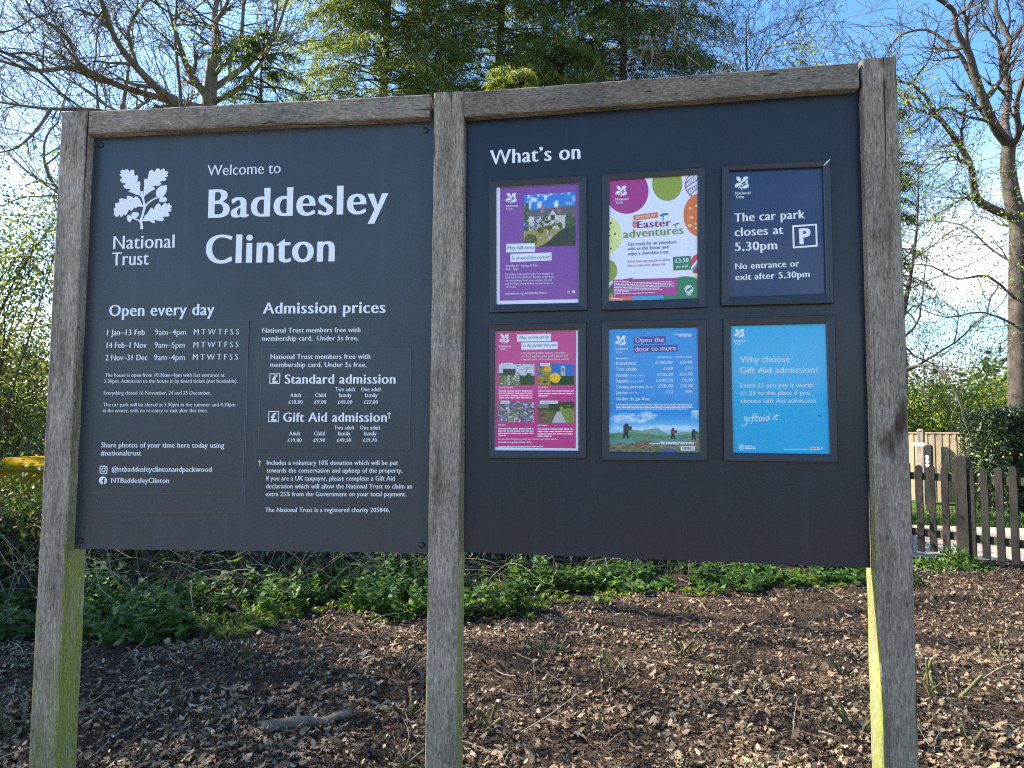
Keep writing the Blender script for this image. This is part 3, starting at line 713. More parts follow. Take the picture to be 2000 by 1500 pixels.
# 3 ---- car park notice
root, po, P = poster_frame('black frame with a navy car park closing time notice, its corners sprung', [(1409.6, 324), (1622.4, 310.5), (1629, 591.8), (1408.4, 597.4)],
    [(1424.4, 333), (1607.4, 325.6), (1613.6, 573.6), (1425.6, 580)], (24, 48, 84), 1400, 300, .2, .017)
P.trust((175, 222, 317, 358), (178, 328, 401, 396), (182, 268, 438, 435), 28)
P.text('The car park', 170, 667, 862, 632, 82, 'B', res=4); P.text('closes at', 175, 809, 652, 784, 82, 'B', res=4); P.text('5.30pm', 177, 952, 592, 934, 82, 'B', res=4)
P.frame([(737, 701), (978, 685), (985, 908), (743, 925)], 17, 'lettering'); P.text('P', 808, 880, 920, 873, 142, 'S', res=5)
P.text('No entrance or', 180, 1131, 808, 1102, 60, 'B', res=3); P.text('exit after 5.30pm', 180, 1238, 908, 1205, 60, 'B', res=3)
P.flush(po, {'lettering': white, 'emblem': white})
# a chip of bare metal on the sprung corner
mb = MB(); a = PR.hit(1609, 323.5, SET + .016); b = PR.hit(1621.5, 310.8, SET + .019); mb.tube([a, a.lerp(b, .5) + PR.n * .002, b], [.0012, .0022, .001], 5); mb.build('chipped_mitre', principled('bare_metal', (.75, .75, .75), .4), root)
# 4 ---- garden poster
root, po, P = poster_frame('black frame with the faded pink garden poster of four small photos', [(954, 634), (1144.8, 629.4), (1145.6, 895), (953.6, 895.2)],
    [(968, 647.3), (1128.8, 644.7), (1129.5, 880.4), (966, 879.6)], (226, 226, 236), 955, 630, .17333)
P.poly([(78, 103), (983, 88), (978, 1418), (68, 1405)], 'pink'); P.layer = 2
P.trust((118, 128, 232, 240), (118, 243, 281, 277), (122, 188, 311, 309), 24)
P.poly([(317, 135), (697, 125), (697, 208), (317, 214)], 'caption_strip', 2); P.poly([(366, 225), (773, 216), (773, 298), (366, 306)], 'caption_strip', 2)
P.text('What to look out for', 335, 188, 682, 180, 38, 'R', 'caption', 3, 4); P.text('in the garden this year', 385, 276, 762, 269, 38, 'R', 'caption', 3, 4)
for t, x1, y in (('Our peaceful gardens include, a recently-', 865, 355), ('restored vegetable plot, walled garden and', 890, 390), ("a lakeside walk - here’s what to look out for!", 900, 425)): P.text(t, 365, y, x1, y - 4, 23, 'R')
for t, q, x0, x1, y in (('Snowdrops', (138, 458, 270, 490), 148, 260, 484), ('Daffodils', (578, 458, 685, 490), 588, 675, 482), ('Wisteria', (130, 880, 230, 912), 140, 220, 905), ('Cut flower borders', (572, 880, 778, 915), 582, 770, 906)):
    P.rect(*q, 'caption_strip', 9); P.text(t, x0, y, x1, y, 19, 'R', 'caption', 2, 11)
for t, x0, x1, y in (('January-February', 110, 272, 739), ('March-April', 555, 662, 739), ('May-June', 105, 190, 1161), ('July-August', 548, 658, 1166)): P.text(t, x0, y, x1, y, 20, 'M')
for x0, x1, ys in ((110, 490, (771, 797, 823, 848)), (555, 955, (771, 800)), (555, 665, (826,)), (103, 500, (1196, 1222, 1248)), (103, 190, (1273,)), (548, 945, (1200, 1228, 1254)), (548, 705, (1279,))):
    for y in ys: P.greek(x0, x1, y, 11, 'lettering', 2, x0)
P.text('Special admission applies, opening times can be found on the website.', 105, 1320, 775, 1322, 20, 'R'); P.text('nationaltrust.org.uk/baddesley-clinton', 105, 1357, 485, 1358, 22, 'M'); P.greek(105, 610, 1396, 8, 'lettering', 2)
P.flush(po, {'pink': ink((196, 58, 128)), 'lettering': white, 'emblem': white, 'caption_strip': ink(W_), 'caption': ink((70, 70, 85))}, {'pink': 'printed_ground', 'caption': 'lettering'})
def garden(kind):
    def f(u, v):
        n1, n2, n3 = vnoise(u, v, 8, kind), fbm(u, v, 16, kind + 1), fbm(u, v, 34, kind + 2); c = np.zeros((len(u), 3))
        def put(mk, col, a=0): c[mk] = np.array(col) + (a * (n3[mk] - .5))[:, None]
        if kind == 1:
            put(v >= 0, (200, 205, 212), 20); put((u > .45) & (n2 > .62) & (v < .55), (150, 150, 150), 60); put((v > .22 + .2 * (u < .12)) & (u < .47) & (v < .62), (72, 74, 62), 50)
            put((v > .53), (110, 120, 75), 80); put((v > .53) & (n2 > .62), (205, 210, 190), 40); put((u > .58) & (v > .35 + n1 * .3), (62, 78, 46), 60)
        elif kind == 2:
            put(v >= 0, (50, 110, 185), 20); put((np.abs(u - .69) < .06) & (v > .08) & (v < .7), (190, 185, 165), 50); put((np.abs(u - .69) < .022) & (v > .2) & (v < .36), (90, 90, 85)); put((v > .52 + .1 * n1), (42, 72, 34), 50)
            put((u < .35) & (n1 > .35), (150, 130, 45), 110); put((((u - .47) / .15) ** 2 + ((v - .66) / .24) ** 2 < .6 + .8 * n2), (238, 190, 50), 70); put(((u - .27) / .1) ** 2 + ((v - .25) / .15) ** 2 < .6 + .6 * n2, (230, 175, 45), 70)
        elif kind == 4:
            put(v >= 0, (120, 120, 120), 90); put(n2 > .52, (85, 80, 90), 80); put(n1 > .55, (110, 100, 125), 100); put((n2 > .68), (200, 205, 215), 30); put((n1 < .3), (150, 150, 60), 80)
        else:
            put(v >= 0, (62, 72, 42), 60); put((v < .3) & (u < .3), (120, 125, 125), 40); put((u > .6) & (v > .15 + n1 * .2), (125, 140, 60), 90); put((u < .45) & (v > .4), (100, 105, 50), 90); put((u < .22) & (v > .5) & (n2 > .5), (130, 60, 90), 60)
            put((np.abs(u - .58) < .05 + .26 * np.maximum(0, v - .45)) & (v > .47), (185, 180, 185), 25)
        return c
    return f
for k, q in ((1, ((110, 470), (513, 469), (513, 703), (110, 703))), (2, ((553, 468), (962, 467), (962, 702), (553, 702))), (4, ((105, 890), (508, 890), (508, 1123), (105, 1123))), (7, ((548, 893), (962, 893), (962, 1130), (548, 1130)))):
    picture('printed_photo', po, P, q, garden(k), 90, 54, 4, pm)
# 5 ---- membership prices
root, po, P = poster_frame('black frame with the blue membership price poster of walkers on a rocky hilltop', [(1174.8, 626.6), (1379.5, 623.4), (1381.5, 900.2), (1175.2, 898.4)],
    [(1189, 642.5), (1362.5, 639), (1366.8, 884.8), (1189.5, 882.2)], (40, 140, 208), 1180, 630, .17333)
P.trust((125, 146, 250, 267), (127, 263, 311, 306), (130, 207, 346, 344), 26)
P.poly([(332, 163), (693, 152), (693, 235), (332, 242)], 'title_strip', 1); P.poly([(332, 262), (828, 248), (830, 325), (332, 340)], 'title_strip', 1)
P.text('Open the', 350, 223, 675, 219, 54, 'R', res=4, l=3); P.text('door to more', 350, 327, 812, 313, 54, 'R', res=4, l=3)
for x0, x1, y in ((785, 985, 132), (838, 985, 151), (133, 280, 405), (598, 768, 390), (800, 988, 387)): P.greek(x0, x1, y, 10, 'lettering', 1)
rows = (('Individual', 355, None, 0, 0, '£100.80', 578, '£8.40', 857), ('Two adults', 372, None, 0, 0, '£168', 667, '£14', 917), ('Family', 278, '(two adults)', 293, 455, '£176.40', 597, '£14.70', 847), ('Family', 278, '(one adult)', 293, 443, '£109.20', 588, '£9.10', 877),
        ('Young person', 443, '(18-25)', 457, 553, '£50.40', 610, '£4.20', 863), ('Junior', 273, '(0-17)', 288, 370, '£12', 703, 'N/A', 917), ('Under 5s go free', 512, None, 0, 0, None, 0, None, 0))
for k, (t, x1, sm, a, b, p1, xa, p2, xb) in enumerate(rows):
    y = (477, 543, 612, 678, 742, 808, 877)[k]; P.text(t, 133, y, x1, y - 2, 36, 'M', res=3)
    if sm: P.text(sm, a, y - 5, b, y - 6, 22, 'R')
    if p1: P.text(p1, xa, y - 9, (770, 773, 773, 775, 776, 777)[k], y - 11, 35, 'M', res=3); P.text(p2, xb, y - 12, (992, 995, 996, 997, 998, 1000)[k], y - 14, 35, 'M', res=3)
for y in (922, 942, 958, 975): P.greek(135, 1000 if y < 970 else 940, y, 8, 'lettering', 1)
for x0, y in ((625, 1349), (510, 1366)): P.greek(x0, 1015, y, 10, 'lettering', 9)
P.rect(863, 1391, 1022, 1442, 'lettering', 9)
r_ = random.Random(4); x = 880
while x < 1006:
    w = r_.choice((2, 3, 5)); P.rect(x, 1398, x + w, 1434, 'barcode', 11); x += w + r_.choice((2, 3, 5))
P.flush(po, {'lettering': white, 'emblem': white, 'title_strip': ink((76, 60, 140)), 'barcode': ink((40, 40, 45))}, {'title_strip': 'caption_strip'})
def hikers(u, v):
    n1, n2, n3 = vnoise(u, v, 7, 11), fbm(u, v, 16, 12), fbm(u, v, 40, 13); c = np.zeros((len(u), 3))
    def put(mk, col, a=0): c[mk] = np.array(col) + (a * (n3[mk] - .5))[:, None]
    t = sstep(v, 0, .55)[:, None]; c[:] = np.array((40, 140, 208)) * (1 - t) + np.array((140, 200, 232)) * t
    for cx, cy, sx, sy in ((.18, .2, .2, .12), (.42, .14, .12, .1), (.97, .08, .08, .12), (.36, .27, .06, .05), (.3, .45, .25, .08), (.7, .42, .3, .08)):
        k = np.clip(1.1 - ((u - cx) / sx) ** 2 - ((v - cy) / sy) ** 2 + (n2 - .5) * 1.6, 0, 1)[:, None]; c[:] = c * (1 - k * .75) + np.array((226, 228, 234)) * k * .75
    h1 = .50 + .05 * np.sin(u * 9 + 1) + .03 * np.sin(u * 21); put(v > h1, (120, 160, 140), 40); h2 = .58 + .04 * np.sin(u * 7 + 3) - .06 * np.abs(u - .4); put(v > h2, (92, 132, 92), 60); put(v > .66 + .05 * n1, (90, 140, 135), 40)
    gr = .80 - .10 * np.exp(-((u - .4) / .14) ** 2) - .12 * np.exp(-((u - .93) / .1) ** 2) + .03 * n2; put(v > gr, (118, 108, 84), 90); put((v > .9) & (n2 > .5), (96, 112, 60), 70); put((v > .92) & (np.abs(u - .66) < .09), (60, 95, 150), 20)
    for cx, top, s_, col in ((.19, .32, .36, (70, 60, 85)), (.71, .42, .26, (150, 60, 80)), (.94, .45, .25, (50, 55, 90))):
        y = (v - top) / s_; x = (u - cx) / (s_ * .42)
        put(((x / .16) ** 2 + ((y - .09) / .09) ** 2 < 1), (40, 34, 36)); put((np.abs(x + .03) < .19) & (y > .16) & (y < .58), col, 40); put((np.abs(x - .26) < .13) & (y > .2) & (y < .48), (60, 80, 50), 30)
        put((np.abs(x - .28 * (y - .55) - .02) < .09) & (y > .55) & (y < 1), (34, 34, 42)); put((np.abs(x + .35 * (y - .55) + .05) < .09) & (y > .55) & (y < 1), (34, 34, 42))
    return c
picture('printed_photo', po, P, [(57, 985), (1064, 985), (1078, 1468), (56, 1455)], hikers, 170, 80, 4, pm)
# 6 ---- gift aid
root, po, P = poster_frame('black frame with the plain sky blue gift aid admission poster', [(1412.8, 621.6), (1631.5, 614.8), (1637, 903.2), (1413.2, 900.8)],
    [(1427.4, 636.4), (1613, 632), (1621, 887), (1432, 884.2)], (28, 166, 212), 1410, 620, .18667)
P.trust((127, 120, 240, 215), (130, 245, 259, 256), (133, 200, 284, 282), 24)
P.text('Why choose', 190, 473, 710, 467, 62, 'R', res=4); P.text('Gift Aid admission?', 190, 584, 1012, 577, 62, 'R', res=4)
for t, x0, x1, y in (('Every £1 you pay is worth', 195, 955, 734), ('£1.25 to this place if you', 197, 918, 814), ('choose Gift Aid admission', 197, 985, 895)): P.text(t, x0, y, x1, y - 4, 45, 'R', res=3)
# the handwritten line
for k, S in enumerate(([(262,1052),(245,1040),(236,1058),(245,1076),(266,1070),(272,1046),(268,1080),(255,1115),(228,1134),(204,1128)], [(288,1046),(284,1080),(296,1084)], [(352,1010),(335,1003),(325,1030),(316,1085),(308,1112)], [(300,1050),(345,1044)], [(362,1015),(350,1070),(362,1084),(378,1076)], [(338,1046),(390,1040)],
    [(420,1048),(402,1042),(390,1060),(398,1080),(415,1072),(422,1046),(420,1076),(432,1078)], [(444,1042),(440,1074),(450,1076)], [(488,1044),(470,1040),(462,1060),(470,1078),(486,1066),(500,1002),(490,1060),(500,1072)], [(540,1036),(534,1068),(546,1070)], [(572,1010),(560,1060),(572,1070),(586,1064)], [(544,1034),(606,1026)])):
    P.stroke(smooth_line(S, 4), 8, 'lettering', .12 * k)
P.oval(289, 1022, 5, 5, 'lettering', 1.6, None, 8); P.oval(446, 1020, 5, 5, 'lettering', 1.6, None, 8); P.oval(544, 1012, 5, 5, 'lettering', 1.6, None, 8)
P.ring(205, 1358, 28, 22, 'lettering'); P.text('FR', 189, 1368, 221, 1368, 22, 'S')
for x1, y, h in ((320, 1342, 6), (350, 1355, 7), (355, 1370, 11)): P.greek(242, x1, y, h, 'lettering')
P.greek(650, 905, 1380, 6, 'lettering'); P.rect(922, 1355, 1022, 1386, 'lettering'); x = 932
while x < 1010:
    w = r_.choice((2, 3, 5)); P.rect(x, 1359, x + w, 1381, 'barcode', 2); x += w + r_.choice((2, 3, 5))
P.ring(1048, 1370, 10, 6, 'lettering', None, 12); P.oval(1016, 1029, 9, 6, 'barcode', 1, None, 9); P.poly([(1022, 1030), (1044, 1000), (1046, 1035), (1030, 1044)], 'scuff', .5)
P.flush(po, {'lettering': white, 'emblem': white, 'barcode': ink((40, 40, 60)), 'scuff': ink((40, 130, 170))})
# ------------------------------------------------------------------ ground
def bed_edge(x): return 5.0 + (np.asarray(x, float) + 4.5) * 0.31     # far edge of the mulch bed
def ground_h(x, y):
    x = np.asarray(x, float); y = np.asarray(y, float)
    yb = bed_edge(x)
    side = sstep(x / np.maximum(y, 1), .545, .45)
    bank = sstep(y, yb + .7, yb + 2.4) * side * (1 - sstep(y, 22, 40)) * (.85 + .3 * vnoise(x, y, .6, 3)) * (1 - .5 * sstep(x, -2.8, -4.2)) * sstep(y, 2, 4)
    near = np.exp(-((x / 9) ** 2 + ((y - 4) / 7) ** 2))
    bed = near * (.05 * (vnoise(x, y, 1.3, 1) - .5) + .05 * (vnoise(x, y, 4, 2) - .5) + .03 * (vnoise(x, y, 11, 5) - .5)) * sstep(y, yb + 3, yb + .5) * (1 - sstep(x / np.maximum(y, 1), .60, .66) * sstep(y, 6, 8))
    return bank + bed
def sinh_axis(c, near, far, n, k=3.2):
    t = np.linspace(-1, 1, n); s_ = np.sinh(k * t) / np.sinh(k); return c + near * t + (far - near) * np.sign(t) * np.abs(s_) ** 2.2
gx = sinh_axis(.5, 7, 900, 261); gy = sinh_axis(5.0, 6, 900, 261)
X, Y = np.meshgrid(gx, gy); Z = ground_h(X, Y)
idx = np.arange(261 * 261).reshape(261, 261)
soil = principled('leaf_mould', rough=.95, spec=.15)
_n = noise(soil, 30, 8, rough=.7); _c = ramp(soil, [(.3, (.016, .011, .008)), (.5, (.05, .033, .022)), (.72, (.12, .08, .052))], _n)
_far = maprange(soil, noise(soil, .25, 4), .35, .65)
g_ = N(soil, 'ShaderNodeNewGeometry'); s_ = N(soil, 'ShaderNodeSeparateXYZ'); soil.node_tree.links.new(g_.outputs['Position'], s_.inputs['Vector'])
_grass = ramp(soil, [(.3, (.03, .055, .012)), (.7, (.07, .11, .025))], noise(soil, 6, 6))
_c = mixc(soil, maprange(soil, s_.outputs['Y'], 9, 12), _c, _grass)
setc(soil, _c); bump(soil, _n, .8, .02)
gr = mesh_from('ground', np.stack([X, Y, Z], -1), np.stack([idx[:-1, :-1], idx[:-1, 1:], idx[1:, 1:], idx[1:, :-1]], -1).reshape(-1, 4), soil, smooth=True)
tag(gr, 'dark leaf mould and soil of the planting bed', None, None, 'structure')

# ------------------------------------------------------------------ litter on the bed
def scatter_bed(n, r, near_bias=1.0, margin=.15):
    out = []
    while sum(len(o) for o in out) < n:
        d = 2.6 + (r.random(n * 2) ** near_bias) * 6.6; x = (r.random(n * 2) * 1.75 - .93) * d
        ok = (d < bed_edge(x) + margin + .3 * (vnoise(x, d, 1.5, 8) - .5)) | ((x / d > .56) & (d < 7.7)); out.append(np.stack([x[ok], d[ok]], 1))
    P = np.concatenate(out)[:n]; return P
LITTER = (np.array([[0, 0, 0], [.14, .12, .05], [.24, .34, .22], [.36, .22, .10], [.5, .5, .30], [.66, .28, .12], [.82, .3, .20], [1, 0, .10], [.82, -.3, .16], [.66, -.26, .08], [.5, -.5, .26], [.36, -.2, .09], [.24, -.32, .2], [.14, -.12, .05]]), np.array([list(range(14))]))
r = np.random.default_rng(11)
dens = lambda P: vnoise(P[:, 0], P[:, 1], 2.3, 21) * .6 + vnoise(P[:, 0], P[:, 1], 7, 22) * .4
P = scatter_bed(62000, r, 1.15); P = P[r.random(len(P)) < np.clip(dens(P) * 2.4 - .72, .10, 1) * np.interp(P[:, 1], [3.2, 4.6, 6], [1, .75, .45])]
n = len(P); z = ground_h(P[:, 0], P[:, 1]) + r.random(n) * .025
az = r.random(n) * 6.283; tilt = r.normal(size=n) * .55
D = np.stack([np.cos(az), np.sin(az), np.sin(tilt)], 1); Ls = r.uniform(.016, .048, n) * (1 + .7 * (r.random(n) > .90))
V, Fq = leaves(np.column_stack([P, z + .004]), D, Ls, Ls * r.uniform(.35, .8, n), LITTER, r, (0, 0, 1))
# the plane of a litter leaf is close to level
dead = leaf_mat('dead_oak_leaves', [(.05, .034, .02), (.12, .084, .05), (.22, .155, .095), (.32, .235, .148), (.40, .305, .20), (.20, .12, .068), (.50, .40, .28)], .12, .75, .2)
o = mesh_from('leaf_litter', V, Fq, dead); tag(o, 'brown and buff fallen oak leaves strewn over the bed', None, None, 'stuff')
CHIP = (np.array([[0, 0, 0], [.3, .5, .2], [1, .25, 0], [.8, -.4, .15], [.2, -.5, .1]]), np.array([[0, 1, 2, 3, 4]]))
P = scatter_bed(120000, r, 1.2); n = len(P); z = ground_h(P[:, 0], P[:, 1]) + r.random(n) * .02; az = r.random(n) * 6.283
D = np.stack([np.cos(az), np.sin(az), r.normal(size=n) * .5], 1); Ls = r.uniform(.008, .026, n) * (1 + 1.2 * (r.random(n) > .88))
V, Fq = leaves(np.column_stack([P, z]), D, Ls, Ls * r.uniform(.25, .6, n), CHIP, r, (0, 0, 1))
mulch = leaf_mat('mulch_chips', [(.02, .014, .010), (.042, .028, .019), (.075, .048, .031), (.115, .076, .049), (.05, .031, .02), (.085, .057, .037), (.17, .12, .076), (.25, .19, .125)], 0, .85, .2)
o = mesh_from('mulch', V, Fq, mulch); tag(o, 'dark chipped bark mulch between the fallen leaves', None, None, 'stuff')
# bleached twigs lying about
tb = MB(); P = scatter_bed(230, r, 1.1)
for x, y in P:
    a = r.random() * 6.283; l = r.uniform(.08, .42); d = np.array([math.cos(a), math.sin(a)]); c = r.normal() * .9; pts = []
    h0 = r.uniform(.01, .05); h1 = h0 + (r.random() < .25) * r.uniform(.02, .12)
    for k in range(6):
        t = k / 5; q = np.array([x, y]) + d * l * (t - .5) + np.array([-d[1], d[0]]) * l * c * .25 * math.sin(t * 3.1)
        pts.append((q[0], q[1], float(ground_h(q[0], q[1])) + h0 + (h1 - h0) * t + .012 * math.sin(t * 3)))
    w = r.uniform(.0010, .0032); tb.tube(pts, [w, w, w * .9, w * .8, w * .7, w * .5], 4, 0 if r.random() < .6 else 1)
o = tb.build('twig_litter', [principled('bleached_twig', (.36, .29, .21), .8, .2), principled('brown_twig', (.16, .11, .075), .8, .2)]); tag(o, 'thin bleached and brown twigs lying on the mulch', None, None, 'stuff')
# the fallen branch left of the centre post
mb = MB(); a, b = on_ground(512, 1432), on_ground(688, 1408); q = []
for k in range(12):
    t = k / 11; p = a.lerp(b, t); q.append((p.x, p.y + .02 * math.sin(t * 5), float(ground_h(p.x, p.y)) + .022 + .012 * math.sin(t * 7)))
mb.tube(q, [.030, .032, .031, .030, .031, .028, .027, .028, .025, .022, .018, .012], 9)
p = Vector(q[7]); mb.tube([p, p + Vector((.06, .05, .03)), p + Vector((.15, .07, .05))], [.012, .009, .004], 6)
log_m = bark_mat('rotten_branch_bark', (.10, .075, .055), (.30, .24, .18))
o = mb.build('fallen_branch', log_m, None, q[0], True); tag(o, 'short rotting branch lying on the leaves below the left panel', 'branch')

# ------------------------------------------------------------------ pruned shrub stools in the bed
bark_o = bark_mat('stool_bark', (.07, .055, .03), (.17, .14, .075), .5); cutm = principled('cut_wood', (.48, .39, .26), .8, .2)
bark_g = bark_mat('stool_bark_green', (.07, .07, .03), (.17, .155, .06)); shoot = leaf_mat('new_shoots', [(.10, .16, .03), (.22, .24, .05), (.30, .12, .06)], .3)
def stool(px, py, n, h, green, spread, label, sprout=0, seed=0):
    n = int(n * 1.5)
    r = random.Random(seed * 7 + px); c = on_ground(px, py); c.z = float(ground_h(c.x, c.y)); mb = MB()
    for k in range(n):
        a = r.random() * 6.283; ro = r.uniform(0, .05) * spread; p = c + Vector((math.cos(a) * ro, math.sin(a) * ro, -.03)); le = r.uniform(.4, 1.1)
        d = Vector((math.cos(a) * le * .75, math.sin(a) * le * .75, 1)).normalized(); hh = h * r.uniform(.45, 1.1); w = r.uniform(.003, .009)
        b = p + d * hh * .5 + Vector((r.gauss(0, .008), r.gauss(0, .008), 0)); e = b + (d + Vector((r.gauss(0, .45), r.gauss(0, .45), .1))).normalized() * hh * .6
        mb.tube([p, b, e], [w * 1.25, w * 1.05, w], 7, 0, False)
        ax = (e - b).normalized(); o1 = (ax.orthogonal().normalized() * .8 + ax * .3).normalized(); o1 = (o1 - ax * o1.dot(ax)).normalized(); o2 = ax.cross(o1)
        mb.add([e + (o1 * math.cos(2 * math.pi * j / 7) + o2 * math.sin(2 * math.pi * j / 7)) * w * 1.02 + ax * (.001 + .006 * math.cos(2 * math.pi * j / 7)) for j in range(7)], [tuple(range(7))], 1)
        if r.random() < .35: mb.tube([b, b + Vector((r.gauss(0, .03), r.gauss(0, .03), .05))], [w * .7, w * .6], 5, 0)
    mb.tube([c + Vector((0, 0, -.05)), c + Vector((0, 0, .012))], [.045 * spread, .03 * spread], 9, 0)
    o = mb.build('pruned_shrub', [bark_g if green else bark_o, cutm], None, c, True); tag(o, label, 'shrub stump', 'pruned shrub stools in the bed')
    if sprout:
        rr = np.random.default_rng(px); P = np.array(c)[None] + rr.normal(size=(sprout, 3)) * (.03, .03, .03) + (0, 0, h * .7); D = rr.normal(size=(sprout, 3)) * .5 + (0, 0, 1)
        V, Fq = leaves(P, D, rr.uniform(.03, .06, sprout), .014, LEAF4, rr); mesh_from('young_shoots', V, Fq, shoot, o)
for a in ((1339, 1190, 6, .13, 0, 1.1, 'brown pruned stems at the edge of the weeds below the right panel, far middle'), (1149, 1200, 5, .10, 0, 1.0, 'low dark pruned stems beside the weeds, nearer the centre post'),
          (1339, 1275, 7, .20, 0, 1.2, 'tall brown pruned stool in the middle of the sunlit litter'), (1434, 1270, 3, .13, 1, .8, 'single bright green cut stem right of the tall brown stool'),
          (1076, 1275, 7, .17, 0, 1.3, 'brown pruned stool with many thin stems near the centre post'), (1165, 1290, 5, .12, 0, 1.0, 'short pruned stool with bare pale ends left of the tall brown stool'),
          (1653, 1318, 5, .16, 0, 1.0, 'brown pruned stool just left of the right post'), (1053, 1345, 5, .16, 0, 1.1, 'leaning brown stems in front of the thin stemmed stool'),
          (1199, 1348, 6, .19, 0, 1.1, 'pruned stool with yellow and red new shoots in the sunlit litter', 14), (1412, 1335, 3, .14, 1, .8, 'green hooked cut stem in the sunlit litter'),
          (942, 1420, 4, .18, 1, 1.0, 'green forked stem close to the foot of the centre post'), (1854, 1375, 7, .24, 1, 1.4, 'branching green pruned stool right of the right post'),
          (1950, 1290, 4, .17, 0, .9, 'upright reddish brown stump near the right edge'), (1682, 1430, 4, .26, 1, 1.0, 'long green stems leaning behind the right post'),
          (1895, 1465, 4, .14, 1, 1.0, 'pale green cut stem low beside the foot of the right post'), (621, 1235, 7, .13, 0, 1.1, 'dense little brown stool at the edge of the weeds below the left panel'),
          (472, 1290, 7, .16, 0, 1.1, 'pruned stool with several pale cut ends below the left panel'), (387, 1292, 4, .11, 0, .9, 'stubby olive brown stems beside the stool with pale cut ends'),
          (262, 1292, 4, .14, 0, .8, 'upright dark olive stems between the left post and the stubby stems'), (315, 1352, 5, .15, 0, 1.3, 'thick grey stump in the shaded litter above the fallen branch'),
          (628, 1318, 5, .15, 0, 1.0, 'thin dark stems left of the stool near the centre post in shade'), (778, 1306, 7, .18, 0, 1.3, 'bushy brown pruned stool just left of the centre post'),
          (796, 1388, 5, .14, 0, 1.0, 'thin brown stems low beside the centre post in shade'), (774, 1492, 6, .14, 0, 1.0, 'pruned stool with pale ends at the bottom edge by the centre post'),
          (243, 1492, 6, .11, 0, 1.0, 'pale ended stems at the bottom edge by the left post'), (27, 1420, 8, .20, 0, 1.6, 'large gnarled pruned stool left of the left post'),
          (40, 1305, 4, .13, 0, 1.0, 'small cut stems left of the left post near the weeds')):
    stool(*a[:7], *(a[7:]))

# ------------------------------------------------------------------ weeds, ivy and brambles on the bank
HEART = (np.array([[0, 0, 0], [.05, .32, .06], [.35, .5, .08], [.75, .26, .02], [1, 0, -.08], [.75, -.26, .02], [.35, -.5, .08], [.05, -.32, .06]]), np.array([list(range(8))]))
r = np.random.default_rng(23)
def plants(n, place, hmin, hmax, per, lmin, lmax, wid, up=.25, tmpl=HEART):
    parts = []; P0 = place(n)
    for (x, y) in P0:
        h = r.uniform(hmin, hmax) * (.5 if x > .4 else 1) * (.45 + 1.1 * float(vnoise(x, y, 2.2, 71))); z = float(ground_h(x, y)); lean = r.normal(size=2) * .15; k = np.arange(per); t = .25 + .75 * (k // 2 + .5) / (per / 2)
        c = np.column_stack([x + lean[0] * t * h, y + lean[1] * t * h, z + t * h]); a = r.random() * 6.28 + (k // 2) * 1.57 + (k % 2) * math.pi + r.normal(size=per) * .3
        D = np.column_stack([np.cos(a), np.sin(a), up + r.normal(size=per) * .3]); s_ = r.uniform(lmin, lmax, per) * (1.1 - .45 * t)
        parts.append((c, D, s_))
    C, D, S = (np.concatenate([p[k] for p in parts]) for k in range(3))
    return leaves(C, D, S, S * wid, tmpl, r, (0, 0, 1))
def band(lo, hi, xa, xb, pat=None):
    def f(n):
        out = np.zeros((0, 2))
        while len(out) < n:
            x = r.uniform(xa, xb, n * 2); y = bed_edge(x) + r.uniform(lo, hi, n * 2) + .9 * (vnoise(x, x * 0, 1.7, 55) - .55) * (x < 2.5); ok = (x / y < .53)
            if pat is not None: ok &= vnoise(x, y, 1.6, pat) * .6 + vnoise(x, y, 4.5, pat + 1) * .4 > .53
            out = np.concatenate([out, np.column_stack([x, y])[ok]])
        return out[:n]
    return f
nettle = leaf_mat('nettle_leaves', [(.035, .08, .022), (.055, .12, .03), (.09, .17, .04), (.15, .24, .05)], .4)
V, Fq = plants(1050, band(-.40, .95, -5.4, 3.9, 31), .04, .30, 12, .05, .115, .62)
o = mesh_from('nettle_patch', V, Fq, nettle); tag(o, 'bright green nettles and weeds along the foot of the bank', None, None, 'stuff')
V, Fq = plants(1900, band(-.5, .6, -5.0, 4.0, 33), .02, .09, 8, .02, .05, .6, .5)
lg = leaf_mat('low_weeds', [(.08, .14, .02), (.14, .21, .03), (.22, .30, .05)], .45)
o = mesh_from('ground_weeds', V, Fq, lg); tag(o, 'low light green weeds creeping out onto the mulch', None, None, 'stuff')
# ivy and bramble leaves covering the bank and heaped against it
def bankpts(n, lo, hi, hmax, xa=-7.5, xb=4.4):
    x = r.uniform(xa, xb, n); y = bed_edge(x) + r.uniform(lo, hi, n); ok = x / y < .53
    x, y = x[ok], y[ok]; heap = hmax * vnoise(x, y, .9, 41) * (1 - .65 * sstep(x, -2.8, -4.2)) * sstep(y, bed_edge(x) + .5, bed_edge(x) + 1.6)
    z = ground_h(x, y) + heap * r.random(len(x)) ** .6; return np.column_stack([x, y, z])
P = bankpts(30000, .6, 3.2, .75); D = r.normal(size=P.shape) + (0, -.4, .1); S = r.uniform(.03, .075, len(P))
ivy = leaf_mat('ivy_leaves', [(.014, .032, .010), (.024, .05, .014), (.04, .07, .018), (.09, .12, .03)], .28, .38, .5)
V, Fq = leaves(P, D, S, S * .75, HEART, r); o = mesh_from('ivy_cover', V, Fq, ivy); tag(o, 'dark ivy and bramble leaves covering the bank', None, None, 'stuff')
tb = MB()
